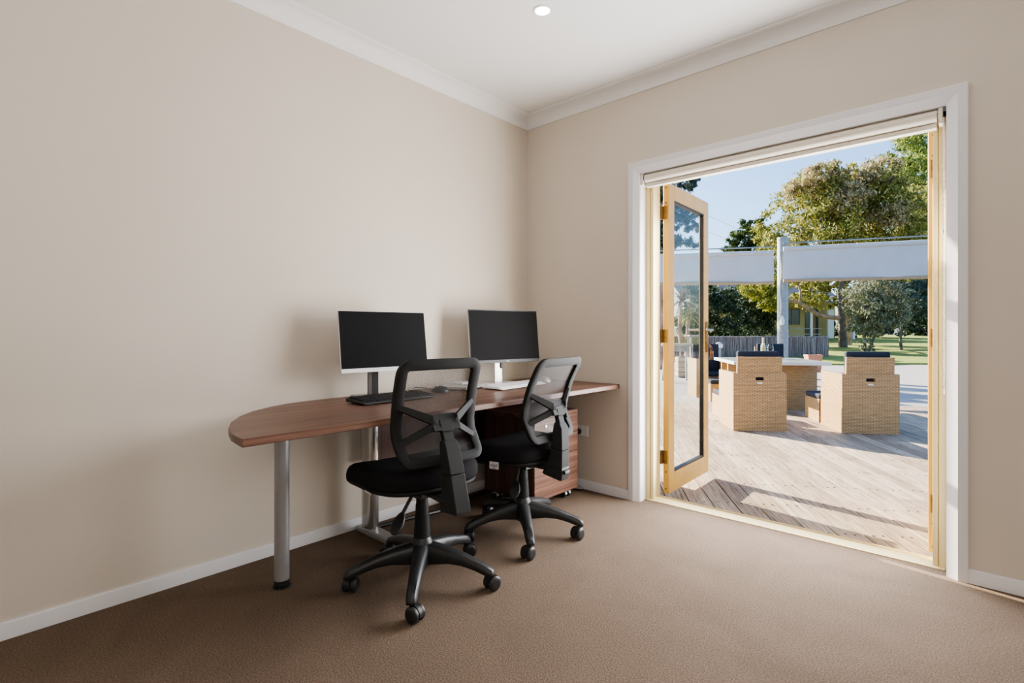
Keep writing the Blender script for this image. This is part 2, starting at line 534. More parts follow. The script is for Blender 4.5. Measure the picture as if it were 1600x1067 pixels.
# cream-yellow frame: stop, bead and rebate; sill
fr = MB()
for sgn, x0 in ((1, 0.935), (-1, 2.435)):
    for a, b_, y0, y1 in ((0.0, 0.036, 0.072, 0.166), (0.034, 0.041, 0.080, 0.166), (0.040, 0.058, 0.074, 0.168)):
        fr.span((x0 + sgn * a, y0, -0.06), (x0 + sgn * b_, y1, 2.078))
fr.span((0.935, 0.072, 2.045), (2.435, 0.168, 2.078))
struct(fr.build('trim_5', M['yellow'], bevel=0.002, smooth=30))
si = MB()
si.loft([[(x, y, z) for y, z in ((0.062, -0.06), (0.062, 0.004), (0.078, 0.010), (0.10, 0.022), (0.106, 0.022), (0.112, 0.010), (0.130, 0.012), (0.136, 0.022), (0.160, 0.016), (0.172, -0.006), (0.172, -0.06))] for x in (0.95, 2.42)])
struct(si.build('trim_6', M['yellow'], smooth=25))

# ------------------------------------------------------------------ french doors
def make_leaf(name, hx, hy, ang, side):
    """leaf in local coords: hinge edge at the origin, local +Y runs along the leaf, local +X is the room face"""
    root = bpy.data.objects.new(name, None)
    col.objects.link(root)
    root.location = (hx, hy, 0.022)
    root.rotation_euler = (0, 0, R(ang))
    struct(root)
    L, HT, t = 0.718, 2.022, 0.038
    s = side
    f = MB()
    f.span((0, 0, 0), (-s * t, 0.088, HT)).span((0, L - 0.088, 0), (-s * t, L, HT))
    f.span((0, 0.088, 0), (-s * t, L - 0.088, 0.125)).span((0, 0.088, HT - 0.10), (-s * t, L - 0.088, HT))
    f.build('door_frame', M['leafyellow'], root, bevel=0.002)
    g = MB().span((-s * 0.016, 0.08, 0.118), (-s * 0.021, L - 0.08, HT - 0.094))
    g.build('door_pane', M['glass'], root, smooth=0)
    be = MB()
    for z0, z1 in ((0.125, 0.135), (HT - 0.110, HT - 0.10)):
        be.span((-s * 0.004, 0.088, z0), (-s * 0.034, L - 0.088, z1))
    for y0, y1 in ((0.088, 0.096), (L - 0.096, L - 0.088)):
        be.span((-s * 0.006, y0, 0.125), (-s * 0.032, y1, HT - 0.10))
    gl = be.build('glazing_gasket', M['black'], root, smooth=0)
    for z in (0.235, 1.025, 1.83):
        h = MB().tube([(-s * 0.045, -0.012, z - 0.045), (-s * 0.045, -0.012, z + 0.045)], 0.0065, 10)
        h.span((-s * 0.046, -0.0035, z - 0.043), (-s * 0.010, -0.0005, z + 0.043))
        h.span((-s * 0.046, -0.034, z - 0.043), (-s * 0.0435, -0.010, z + 0.043))
        h.build('hinge', M['brass'], root)
    for z in (0.03, 0.14, HT - 0.03, HT - 0.13):
        MB().lathe([(0.0045, 0), (0.0045, 0.002)], 10, T(-s * 0.019, -0.001, z) @ RX(90)).build('screw', M['ink'], root)
    return root
lf = make_leaf('door_1', 1.036, 0.204, 2.0, 1)
rt = make_leaf('door_2', 2.352, 0.204, -1.5, -1)
# lever handle, long backplate and latch on the free edge of the left leaf (both faces)
for sx in (0.0, -0.038):
    sg = 1 if sx == 0 else -1
    MB().span((sx, 0.655, 0.90), (sx + sg * 0.008, 0.695, 1.125)).build('handle_plate', M['brass'], lf, bevel=0.002)
    hd = MB()
    hd.tube([(sx, 0.675, 1.065), (sx + sg * 0.045, 0.675, 1.065)], 0.009, 10)
    hd.tube([(sx + sg * 0.045, 0.683, 1.065), (sx + sg * 0.048, 0.62, 1.065), (sx + sg * 0.046, 0.56, 1.066)], 0.0085, 10)
    hd.build('door_handle', M['silver'], lf, bevel=0.0015)
MB().span((-0.030, 0.7175, 0.93), (-0.008, 0.7205, 1.12)).build('lock_plate', M['brass'], lf)
# roller catch bolts up the free edge
for z0_, z1_ in ((1.60, 1.66), (1.80, 1.83)):
    MB().span((-0.028, 0.717, z0_), (-0.010, 0.723, z1_)).build('flush_bolt', M['black'], lf)

# keys hanging from the lock
kr = thing('key_ring', 'ring of coppery keys hanging from the lock of the open glass door', 'keys', (0.987, 0.878, 0.94), R(2))
def ringpts(r, n=20, c=(0, 0, 0)):
    return [(c[0], c[1] + r * math.cos(2 * PI * k / n), c[2] + r * math.sin(2 * PI * k / n)) for k in range(n + 1)]
MB().tube([(-0.02, 0, 0.028), (0.062, 0, 0.028)], 0.003, 6).lathe([(0.013, 0), (0.013, 0.003)], 14, T(0.05, 0, 0.028) @ RY(90)).build('lock_key', M['copper'], kr)
MB().tube(ringpts(0.018, c=(0.06, 0, 0.008)), 0.0018, 6).build('split_ring', M['copper'], kr)
for k, (dy, a) in enumerate(((-0.012, -14), (0.004, 3), (0.016, 16))):
    kb = MB().lathe([(0.012, -0.0012), (0.012, 0.0012)], 14, T(0.06 + 0.004 * k, dy, -0.02) @ RX(a) @ RY(90))
    kb.span((-0.0012, -0.004, -0.055), (0.0012, 0.004, -0.008), T(0.06 + 0.004 * k, dy, -0.02) @ RX(a))
    kb.build('key', M['copper'], kr)

# ------------------------------------------------------------------ roller blind
bl = thing('roller_blind', 'rolled-up cream roller blind across the top of the door opening', 'blind', (0, 0, 0))
ry, rz_ = 0.032, 2.043
MB().tube([(0.965, ry, rz_), (2.395, ry, rz_)], 0.0275, 24).build('fabric_roll', M['blind'], bl)
MB().span((0.966, 0.0565, 2.005), (2.390, 0.0585, 2.045)).build('fabric_drop', M['blind'], bl, smooth=0)
MB().loft([[(x, y, z) for y, z in ((0.030, 1.992), (0.034, 1.990), (0.0655, 1.990), (0.0655, 2.010), (0.034, 2.014), (0.030, 2.012))] for x in (0.965, 2.392)]).build('bottom_bar', M['plasticcream'], bl, smooth=20)
for x in (0.950, 2.408):
    MB().span((x - 0.007, 0.004, 2.000), (x + 0.007, 0.066, 2.071)).build('bracket', M['plasticcream'], bl, bevel=0.002)
MB().tube([(0.958, ry, rz_), (0.966, ry, rz_)], 0.022, 18).build('end_cap', M['black'], bl)
ch = MB()
cx, zb = 2.418, 0.83
path = []
for y, z0, z1 in ((0.006, 2.02, zb),):
    z = z0
    while z > z1:
        path.append((cx, y, z)); z -= 0.0085
for k in range(13):
    a = PI * k / 12
    path.append((cx, 0.034 - 0.028 * math.cos(a), zb - 0.028 * math.sin(a)))
z = zb
while z < 2.02:
    path.append((cx, 0.062, z)); z += 0.0085
for p in path:
    ch.lathe([(0.0014, -0.0034), (0.0034, 0), (0.0014, 0.0034)], 5, T(*p))
ch.build('bead_chain', M['plasticcream'], bl)
MB().lathe([(0.004, -0.008), (0.005, 0), (0.004, 0.008)], 10, T(cx, 0.006, 1.52)).build('chain_joiner', M['steel'], bl)

# ------------------------------------------------------------------ downlight
dl = thing('recessed_downlight', 'small round white downlight glowing in the ceiling', 'light', (0.93, -0.968, H))
MB().lathe([(0.037, -0.001), (0.039, -0.004), (0.048, -0.003), (0.050, 0.0), (0.037, 0.0)], 32).build('trim_ring', M['whiteplastic'], dl)
MB().lathe([(0.0005, -0.0012), (0.037, -0.0012), (0.037, 0.0), (0.0005, 0.0)], 32).build('lens', M['lens'], dl)

# ------------------------------------------------------------------ wall socket
so = thing('wall_socket', 'white double power socket low on the wall beside the door frame', 'socket', (0.493, 0, 0.395))
MB().span((-0.058, -0.009, -0.036), (0.058, 0, 0.036)).build('faceplate', M['whiteplastic'], so, bevel=0.003)
for x in (-0.03, 0.012):
    MB().span((x, -0.012, 0.016), (x + 0.012, -0.009, 0.030)).build('rocker_switch', M['whiteplastic'], so, bevel=0.001)
pg = thing('power_plug', 'round black power plug pushed into the white wall socket', 'plug', (0.482, -0.009, 0.388))
MB().lathe([(0.019, 0), (0.021, 0.006), (0.019, 0.028), (0.012, 0.034)], 20, RX(90)).build('plug_body', M['black'], pg)
MB().tube([(0, -0.03, -0.006), (0.0, -0.034, -0.03), (-0.004, -0.02, -0.06), (-0.02, -0.008, -0.10), (-0.06, -0.008, -0.13)], 0.0035, 8).build('cord', M['black'], pg)

# ------------------------------------------------------------------ desk
dk = thing('office_desk', 'long walnut desk with one rounded end along the cream wall', 'desk', (0, 0, 0))
DX0, DX1, DT, DB = 0.07, 0.805, 0.735, 0.708
outline = [(DX1, -0.02), (DX0, -0.02), (DX0, -1.63), (0.078, -1.767), (0.096, -1.863), (0.143, -1.966), (0.22, -2.072), (0.318, -2.162), (0.44, -2.238),
           (0.56, -2.288), (0.67, -2.318), (0.755, -2.328), (DX1, -2.332)]
MB().prism(outline, DB, DT).build('desktop', M['walnut'], dk, bevel=0.0025, smooth=20)
lg = MB().tube([(0.352, -2.005, 0.03), (0.352, -2.005, DB)], 0.030, 28)
lg.lathe([(0.045, DB - 0.012), (0.045, DB)], 24, T(0.352, -2.005, 0))
lo = lg.build('leg', M['silver'], dk)
MB().lathe([(0.024, 0.010), (0.031, 0.012), (0.031, 0.032), (0.026, 0.034)], 24, T(0.352, -2.005, 0)).lathe([(0.036, 0.0), (0.036, 0.010), (0.012, 0.012)], 24, T(0.352, -2.005, 0)).build('foot_pad', M['black'], lo)
for y in (-1.44, -0.055):
    c_ = MB()
    ov = []
    for k in range(24):
        a = 2 * PI * k / 24
        ca, sa = math.cos(a), math.sin(a)
        ov.append((0.135 + 0.055 * abs(ca) ** 0.7 * (1 if ca > 0 else -1), y + 0.030 * abs(sa) ** 0.6 * (1 if sa > 0 else -1)))
    c_.prism(ov, 0.035, DB - 0.03)
    c_.span((0.09, y - 0.025, DB - 0.03), (0.70, y + 0.025, DB))
    cl = c_.build('column_leg', M['steel'], dk, smooth=30)
    fb = MB()
    secs = []
    for x, hw, z1 in ((0.03, 0.018, 0.022), (0.045, 0.034, 0.030), (0.15, 0.036, 0.042), (0.40, 0.034, 0.034), (0.50, 0.030, 0.026), (0.535, 0.014, 0.020)):
        secs.append([(x, y - hw, 0.012), (x, y - hw, z1 - 0.008), (x, y - hw + 0.008, z1), (x, y + hw - 0.008, z1), (x, y + hw, z1 - 0.008), (x, y + hw, 0.012)])
    fb.loft(secs)
    fb.build('foot_bar', M['silver'], cl, smooth=40)
    for x in (0.07, 0.47):
        MB().lathe([(0.018, 0), (0.018, 0.012)], 16, T(x, y, 0)).build('levelling_foot', M['black'], cl)
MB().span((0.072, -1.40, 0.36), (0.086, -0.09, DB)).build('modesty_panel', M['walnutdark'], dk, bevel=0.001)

# ------------------------------------------------------------------ mobile pedestal
pd = thing('mobile_pedestal', 'walnut drawer pedestal on castors under the far end of the desk', 'pedestal', (0.585, -0.395, 0), R(0))
PW, PD, PZ0, PZ1 = 0.44, 0.42, 0.060, 0.572
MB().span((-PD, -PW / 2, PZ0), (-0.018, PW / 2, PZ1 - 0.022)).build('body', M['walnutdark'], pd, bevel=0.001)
MB().span((-PD, -PW / 2, PZ1 - 0.022), (0.0, PW / 2, PZ1)).build('top', M['walnut'], pd, bevel=0.0015)
zz = [(0.430, 0.547), (0.308, 0.427), (PZ0 + 0.0, 0.305)]
for i, (z0, z1) in enumerate(zz):
    dr = MB().span((-0.018, -PW / 2, z0), (0.0, PW / 2, z1)).build('drawer', M['walnut'], pd, bevel=0.0015)
    zc = z1 - 0.045 if i < 2 else z1 - 0.05
    MB().tube([(0.0, -0.055, zc), (0.022, -0.055, zc), (0.022, 0.075, zc), (0.0, 0.075, zc)], 0.006, 8).build('handle', M['steel'], dr)
    if i == 0:
        MB().lathe([(0.010, 0), (0.010, 0.006), (0.006, 0.007)], 16, T(0, -0.115, zc) @ RY(90)).build('lock', M['steel'], dr)
def add_small_caster(root, x, y):
    cs = MB().span((x - 0.022, y - 0.020, 0.052), (x + 0.022, y + 0.020, 0.0605))
    cs.box((0, 0, 0.045), (0.018, 0.040, 0.018), T(x, y, 0))
    for s in (-1, 1):
        cs.loft([[(x + 0.0235 * math.cos(a), y + s * 0.020 + e, 0.0235 + 0.0245 * math.sin(a)) for a in [PI * k / 8 for k in range(9)]] for e in (-0.009, 0.009)])
    c0 = cs.build('caster', M['alu'], root, smooth=30)
    for s in (-1, 1):
        MB().lathe([(0.012, -0.010), (0.019, -0.010), (0.0215, -0.007), (0.0215, 0.007), (0.019, 0.0105), (0.010, 0.0105)], 20, T(x, y + s * 0.020, 0.0215) @ RX(90)).build('wheel', M['black'], c0)
for x in (-0.055, -PD + 0.06):
    for y in (-PW / 2 + 0.06, PW / 2 - 0.06):
        add_small_caster(pd, x, y)

# ------------------------------------------------------------------ task chair
def rrect_path(hw, z0, z1, r, n=7, taper=0.0):
    pts = []
    for cx_, cz, a0 in ((hw - r, z1 - r, 0), (-hw + r, z1 - r, 90), (-hw + r, z0 + r, 180), (hw - r, z0 + r, 270)):
        for k in range(n + 1):
            a = R(a0 + 90 * k / n)
            pts.append((cx_ + r * math.cos(a), cz + r * math.sin(a)))
    # add mid points on straights
    out = []
    for i, p in enumerate(pts):
        q = pts[(i + 1) % len(pts)]
        out.append(p)
        dd = math.hypot(q[0] - p[0], q[1] - p[1])
        k = int(dd / 0.04)
        for j in range(1, k + 1):
            t = j / (k + 1)
            out.append((p[0] + (q[0] - p[0]) * t, p[1] + (q[1] - p[1]) * t))
    res = []
    for x, z in out:
        t = (z - z0) / (z1 - z0)
        res.append((x * (1 - taper * (1 - t) ** 2), z))
    return res

def back_y(x, z):
    """backrest profile: lumbar kink, leaning back above it; sides wrap forward a little"""
    zs = [(0.50, -0.075), (0.545, -0.060), (0.69, 0.0), (0.80, -0.035), (0.96, -0.108), (1.05, -0.15)]
    y = zs[0][1]
    for (a, ya), (b, yb) in zip(zs[:-1], zs[1:]):
        if a <= z <= b:
            t = (z - a) / (b - a)
            t = t * t * (3 - 2 * t) * 0.35 + t * 0.65
            y = ya + (yb - ya) * t
            break
    return -0.147 + y + 0.22 * x * x

def make_task_chair(label, loc, yaw, seat_drop, arm0, tagtext, recline=0.0, bar=0.0):
    root = thing('task_chair', label, 'chair', (loc[0], loc[1], 0), yaw, 'black mesh-back task chairs at the walnut desk')
    ZB = -seat_drop
    # star base
    st = MB()
    st.lathe([(0.034, 0.075), (0.048, 0.085), (0.050, 0.12), (0.046, 0.175), (0.036, 0.195), (0.034, 0.20)], 28)
    sec = [(0.02, 0.034, 0.178, 0.085), (0.07, 0.031, 0.170, 0.092), (0.13, 0.027, 0.158, 0.100), (0.19, 0.025, 0.143, 0.097), (0.24, 0.023, 0.126, 0.086), (0.275, 0.022, 0.112, 0.074), (0.298, 0.0215, 0.103, 0.066), (0.318, 0.019, 0.092, 0.064), (0.324, 0.014, 0.084, 0.067)]
    for k in range(5):
        a = math.degrees(arm0 - yaw) + 72 * k
        rr = []
        for r_, hw, zt, zb in sec:
            rr.append([(r_, -hw * 0.8, zb), (r_, -hw, zb + 0.006), (r_, -hw, zt - 0.014), (r_, -hw * 0.62, zt - 0.001), (r_, 0, zt), (r_, hw * 0.62, zt - 0.001), (r_, hw, zt - 0.014), (r_, hw, zb + 0.006), (r_, hw * 0.8, zb)])
        st.loft(rr, mtx=RZ(a))
    st.build('star_base', M['black'], root, smooth=50)
    sw = random.Random(int(loc[1] * 1000))
    for k in range(5):
        a = arm0 - yaw + R(72) * k
        x, y = 0.302 * math.cos(a), 0.302 * math.sin(a)
        rot = sw.uniform(0, 360) if k > 0 else 40
        mt = T(x, y, 0) @ RZ(rot)
        cs = MB().lathe([(0.009, 0.050), (0.009, 0.072), (0.014, 0.072), (0.014, 0.066)], 12, T(x, y, 0))
        hood = []
        for e in (-0.008, 0.008):
            hood.append([(0.018 + 0.033 * math.cos(t), e, 0.0315 + 0.033 * math.sin(t)) for t in [R(-10 + 20 * j) for j in range(11)]])
        cs.loft(hood, mtx=mt)
        c0 = cs.build('caster', M['black'], root, smooth=40)
        for s in (-1, 1):
            MB().lathe([(0.010, -0.0105), (0.026, -0.0105), (0.0305, -0.006), (0.0315, 0.0), (0.0305, 0.006), (0.026, 0.0105), (0.019, 0.0125), (0.010, 0.0125)], 24,
                       mt @ T(0.018, s * 0.0165, 0.0315) @ RX(-90 * s)).build('wheel', M['black'], c0)
    gc = MB().lathe([(0.036, 0.185), (0.0345, 0.22), (0.0315, 0.27), (0.0305, 0.29), (0.0285, 0.292), (0.0275, 0.335), (0.0255, 0.338), (0.0235, 0.42 + ZB)], 28)
    gc.build('gas_column', M['blackgrey'], root)
    # mechanism under the seat
    me_ = MB().span((-0.075, -0.11, 0.400 + ZB), (0.075, 0.10, 0.428 + ZB))
    me_.span((-0.035, -0.27, 0.402 + ZB), (0.035, -0.05, 0.418 + ZB)).span((-0.05, -0.06, 0.375 + ZB), (0.05, 0.06, 0.402 + ZB))
    me_.tube([(-0.10, -0.02, 0.395 + ZB), (0.10, -0.02, 0.395 + ZB)], 0.008, 8)
    me_.build('tilt_mechanism', M['black'], root, bevel=0.004)
    for x in (-0.06, 0.06):
        MB().lathe([(0.008, 0), (0.008, 0.006)], 8, T(x, -0.112, 0.408 + ZB) @ RX(90)).build('bolt', M['steel'], root)
    # tilt lever: ribbed sleeve and paddle (left side)
    p0, p1 = Vector((-0.055, -0.02, 0.395 + ZB)), Vector((-0.118, -0.05, 0.335 + ZB))
    n_ = 26
    lv = MB().tube([p0.lerp(p1, k / n_) for k in range(n_ + 1)], [0.0085 if k % 2 else 0.0062 for k in range(n_ + 1)], 10)
    lo_ = lv.build('tilt_lever', M['black'], root)
    dirv = (p1 - p0).normalized()
    pad = MB()
    sd = Vector((dirv.y, -dirv.x, 0)).normalized()
    nn = dirv.cross(sd)
    rr = []
    for t, wv, th in ((0.0, 0.009, 0.007), (0.02, 0.021, 0.007), (0.048, 0.027, 0.007), (0.072, 0.021, 0.006), (0.085, 0.008, 0.004)):
        c = p1 + dirv * t + Vector((0, 0, -0.15 * t))
        rr.append([c + sd * wv + nn * th, c - sd * wv + nn * th, c - sd * wv - nn * th, c + sd * wv - nn * th])
    pad.loft(rr)
    pad.build('lever_paddle', M['black'], lo_, bevel=0.003)
    # seat pan and cushion
    def outline_seat(sc, n=44):
        o_ = []
        for k in range(n):
            a = 2 * PI * k / n
            ca, sa = math.cos(a), math.sin(a)
            ex = 0.52 if sa > 0 else 0.62
            x = 0.258 * abs(ca) ** ex * (1 if ca > 0 else -1)
            y = 0.252 * abs(sa) ** ex * (1 if sa > 0 else -1)
            x *= 1 - 0.10 * max(0, -sa)
            o_.append((x * sc, y * sc + 0.066))
        return o_
    def edge_drop(x, y):
        return -0.030 * max(0, (y - 0.10) / 0.14) ** 1.6 + 0.010 * max(0, (-y - 0.08) / 0.15) ** 1.5
    rr = []
    for sc, z in ((0.80, 0.425), (0.93, 0.428), (0.965, 0.436), (0.96, 0.446)):
        rr.append([(x, y, z + ZB + 0.6 * edge_drop(x, y)) for x, y in outline_seat(sc)])
    MB().loft(rr).build('seat_pan', M['blackgrey'], root, smooth=50)
    rr = []
    for sc, z in ((0.93, 0.444), (0.985, 0.452), (1.0, 0.466), (1.0, 0.484), (0.985, 0.502), (0.95, 0.516), (0.88, 0.524), (0.74, 0.524), (0.5, 0.518), (0.25, 0.513), (0.06, 0.512)):
        rr.append([(x, y, z + ZB + edge_drop(x, y)) for x, y in outline_seat(sc)])
    MB().loft(rr).build('seat', M['blackfabric'], root, smooth=60)
    # cloth tag on the left edge of the seat
    tx, ty, tz = -0.2525, tagtext[1] + 0.04, 0.436 + ZB
    tg = MB().box((0, 0, 0), (0.052, 0.0012, tagtext[2]), T(tx, ty, tz) @ RZ(-90 + tagtext[3]) @ RX(tagtext[4])).build('care_tag', M['tag'], root, smooth=0)
    if tagtext[0]:
        mtx = T(tx, ty, tz) @ RZ(-90 + tagtext[3]) @ RX(tagtext[4]) @ T(0, -0.0012, 0.001) @ RX(90)
        text_mesh(tagtext[0], 0.021, 'tag_lettering', M['ink'], tg, mtx)
        text_mesh(tagtext[5], 0.008, 'tag_small_print', M['ink'], tg, mtx @ T(0, -0.0125, 0))
    # back upright: bent support that hooks under the seat
    def slab(secs, name, mat, bevel):
        q = MB()
        rr = []
        for (y0, y1, z0, z1, hw) in secs:  # y0,z0 = rear edge, y1,z1 = front edge
            rr.append([(-hw, y0, z0), (hw, y0, z0), (hw, y1, z1), (-hw, y1, z1)])
        q.loft(rr)
        return q.build(name, mat, root, bevel=bevel)
    Z = lambda z: z + ZB
    slab([(-0.2980, -0.1880, Z(0.355), Z(0.362), 0.033), (-0.3030, -0.1850, Z(0.37), Z(0.37), 0.035), (-0.2910, -0.2150, Z(0.47), Z(0.47), 0.034), (-0.2880, -0.2170, Z(0.505), Z(0.505), 0.034)], 'support_lower', M['supportgrey'], 0.004)
    slab([(-0.2875, -0.2180, Z(0.507), Z(0.507), 0.0335), (-0.2710, -0.2210, Z(0.615), Z(0.615), 0.033), (-0.2530, -0.2230, Z(0.640), Z(0.640), 0.028)], 'support_upper', M['supportgrey'], 0.003)
    slab([(-0.2530, -0.2250, Z(0.635), Z(0.635), 0.0225), (-0.2410, -0.2190, Z(0.675), Z(0.675), 0.0225), (-0.2490, -0.2150, Z(0.675), Z(0.675), 0.029), (-0.2360, -0.2080, Z(0.722), Z(0.722), 0.029)], 'height_slider', M['supportgrey'], 0.002)
    slab([(-0.2830, -0.0200, Z(0.385), Z(0.392), 0.022), (-0.2830, -0.0200, Z(0.402), Z(0.410), 0.022)], 'support_arm', M['black'], 0.003)
    # back frame
    hw, z0, z1 = 0.197, 0.547, 0.965
    pth = rrect_path(hw - 0.021, z0 + 0.018, z1 - 0.021, 0.032, taper=0.0)
    rings = []
    n = len(pth)
    for i, (x, z) in enumerate(pth):
        xa, za = pth[i - 1]
        xb, zb_ = pth[(i + 1) % n]
        tx_, tz_ = xb - xa, zb_ - za
        l_ = math.hypot(tx_, tz_)
        nx, nz = tz_ / l_, -tx_ / l_
        w_ = 0.021 if z > 0.60 else 0.018
        ring = []
        for u, v_ in ((-1, -0.8), (-0.7, -1), (0.7, -1), (1, -0.8), (1, 0.7), (0.7, 1), (-0.7, 1), (-1, 0.7)):
            px, pz = x + nx * w_ * u, z + nz * w_ * u
            ring.append((px, back_y(px, pz) + 0.013 * v_, Z(pz)))
        rings.append(ring)
    rings.append(rings[0])
    fm = MB()
    fm.loft(rings, caps=False)
    bmesh.ops.remove_doubles(fm.bm, verts=fm.bm.verts, dist=1e-5)
    fm.build('back_frame', M['blackgrey'], root, smooth=40)
    # mesh panel
    mm = MB()
    nx_, nz_ = 14, 16
    uvl = None
    vs = []
    for j in range(nz_ + 1):
        z = z0 + 0.015 + (z1 - z0 - 0.03) * j / nz_
        t = (z - z0) / (z1 - z0)
        hwz = hw - 0.016
        vs.append([mm.bm.verts.new((-hwz + 2 * hwz * i / nx_, back_y(-hwz + 2 * hwz * i / nx_, z) + 0.006, Z(z))) for i in range(nx_ + 1)])
    for j in range(nz_):
        for i in range(nx_):
            mm.bm.faces.new((vs[j][i], vs[j][i + 1], vs[j + 1][i + 1], vs[j + 1][i]))
    uvl = mm.bm.loops.layers.uv.new('UVMap')
    for f in mm.bm.faces:
        for lp in f.loops:
            lp[uvl].uv = (lp.vert.co.x, lp.vert.co.z)
    mm.build('back_mesh', M['mesh'], root, smooth=60)
    # bracket: centre plate with four struts to the frame
    bk = MB()
    bk.loft([[(-0.062, -0.248, Z(0.680)), (0.062, -0.248, Z(0.680)), (0.062, -0.215, Z(0.676)), (-0.062, -0.215, Z(0.676))],
             [(-0.066, -0.233, Z(0.716)), (0.066, -0.233, Z(0.716)), (0.066, -0.205, Z(0.746)), (-0.066, -0.205, Z(0.746))]])
    for s in (-1, 1):
        for (xz0, xz1, hh0, hh1) in (((0.055, 0.722), (0.184, 0.792), 0.019, 0.012), ((0.055, 0.698), (0.180, 0.640), 0.015, 0.012)):
            (xa, za), (xb, zb_) = xz0, xz1
            rr = []
            for t in (0, 0.25, 0.5, 0.75, 1.0):
                x = xa + (xb - xa) * t
                z = za + (zb_ - za) * t
                hh = hh0 + (hh1 - hh0) * t
                yb = (-0.239) * (1 - t) + (back_y(xb, zb_) - 0.010) * t
                ring = [(s * x, yb, Z(z - hh)), (s * x, yb, Z(z + hh)), (s * x, yb + 0.020, Z(z + hh)), (s * x, yb + 0.020, Z(z - hh))]
                rr.append(ring)
            bk.loft(rr)
        bk.lathe([(0.009, 0), (0.009, 0.003)], 14, T(s * 0.048, -0.243, Z(0.716)) @ RX(90))
    bk.build('back_bracket', M['supportgrey'], root, bevel=0.002)
    if bar:
        pv_ = Vector((0, -0.24, 0.64 + ZB))
        mt = Matrix.Translation(pv_) @ RX(bar) @ Matrix.Translation(-pv_)
        for ch_ in [x for x in bpy.data.objects if x.parent == root]:
            if ch_.name.split('.')[0] in ('support_lower', 'support_upper'):
                ch_.data.transform(mt)
    if recline:
        pv_ = Vector((0, -0.20, 0.45 + ZB))
        mt = Matrix.Translation(pv_) @ RX(recline) @ Matrix.Translation(-pv_)
        for ch_ in [x for x in bpy.data.objects if x.parent == root]:
            if ch_.name.split('.')[0] in ('support_lower', 'support_upper', 'height_slider', 'back_frame', 'back_mesh', 'back_bracket'):
                ch_.data.transform(mt)
    return root

make_task_chair('black mesh-back task chair with its back to the room, nearer the rounded desk end', (0.757, -1.58), R(90 - 8), 0.0, R(-117.3), ('', -0.05, 0.012, 0, 25, ''), -10)
make_task_chair('black mesh-back task chair turned side-on in front of the drawer pedestal', (0.727, -0.887), R(90 + 4), 0.02, R(-113.7), ('adad', -0.055, 0.036, 10, 0, 'design'), 0.0, 7.0)

# ------------------------------------------------------------------ monitors
def monitor(label, pL, pR, zb, zt, tilt, style):
    """pL, pR: ends of the lower edge in plan"""
    cx_, cy_ = (pL[0] + pR[0]) / 2, (pL[1] + pR[1]) / 2
    dx, dy = pR[0] - pL[0], pR[1] - pL[1]
    wd = math.hypot(dx, dy)
    yaw = math.atan2(dy, dx)          # local +X runs along the screen, local -Y faces the room
    root = thing('computer_monitor', label, 'monitor', (cx_, cy_, DT), yaw)
    h = (zt - zb)
    mt = T(0, 0, zb - DT) @ RX(-tilt)
    hw = wd / 2
    if style == 'silver':
        MB().span((-hw, 0.0, 0), (hw, 0.012, h), mt).span((-hw * 0.7, 0.012, 0.05), (hw * 0.7, 0.035, h - 0.06), mt).build('back_case', M['alu'], root, bevel=0.003)
        MB().span((-hw + 0.003, -0.0015, 0.022), (hw - 0.003, 0.0, h - 0.003), mt).build('screen', M['screen'], root, smooth=0)
        MB().span((-hw, -0.003, 0.0), (hw, 0.0, 0.021), mt).build('chin', M['whiteplastic'], root, bevel=0.001)
        ny, nw, nx0 = 0.055, 0.056, -0.052
        MB().span((nx0 - nw / 2, ny, 0.01), (nx0 + nw / 2, ny + 0.012, 0.26)).span((nx0 - 0.002, ny - 0.004, 0.01), (nx0 + 0.001, ny + 0.0, 0.26)).build('stand_neck', M['standgrey'], root, bevel=0.002)
        MB().span((nx0 + 0.003, ny - 0.0025, 0.01), (nx0 + nw / 2, ny - 0.0005, 0.25)).build('cable_cover', M['black'], root)
        MB().box((nx0, 0.052, 0.006), (0.20, 0.13, 0.010)).build('stand_base', M['silver'], root, bevel=0.004)
        MB().span((nx0 - 0.04, 0.03, 0.19), (nx0 + 0.04, ny + 0.004, 0.27)).build('stand_mount', M['black'], root, bevel=0.003)
    else:
        MB().span((-hw, 0.0, 0), (hw, 0.010, h), mt).span((-hw * 0.7, 0.010, 0.05), (hw * 0.7, 0.035, h - 0.06), mt).build('back_case', M['alu'], root, bevel=0.002)
        MB().span((-hw + 0.0015, -0.003, 0.0), (hw - 0.0015, 0.0, h - 0.0015), mt).build('bezel', M['bezelblack'], root, bevel=0.001)
        MB().span((-hw + 0.006, -0.0042, 0.020), (hw - 0.006, -0.003, h - 0.008), mt).build('screen', M['screen'], root, smooth=0)
        text_mesh('DELL', 0.0125, 'badge', M['whiteplastic'], root, mt @ T(0.01, -0.0036, 0.010) @ RX(90))
        ny = 0.045
        rr = []
        nx0 = -0.035
        for z, hw_, y0 in ((0.01, 0.031, ny - 0.004), (0.12, 0.029, ny), (0.24, 0.028, ny + 0.004)):
            rr.append([(nx0 - hw_, y0, z), (nx0 + hw_ * 0.2, y0 - 0.003, z), (nx0 + hw_, y0, z), (nx0 + hw_, y0 + 0.016, z), (nx0 - hw_, y0 + 0.016, z)])
        MB().loft(rr).build('stand_neck', M['alu'], root, bevel=0.002)
        MB().span((nx0 + 0.012, ny - 0.010, 0.10), (nx0 + 0.028, ny - 0.003, 0.16)).build('cable_slot', M['black'], root, bevel=0.003)
        MB().box((nx0, 0.055, 0.005), (0.25, 0.14, 0.008)).build('stand_base', M['alu'], root, bevel=0.004)
        MB().span((nx0 - 0.04, 0.03, 0.19), (nx0 + 0.04, ny + 0.004, 0.27)).build('stand_mount', M['black'], root, bevel=0.003)
    return root
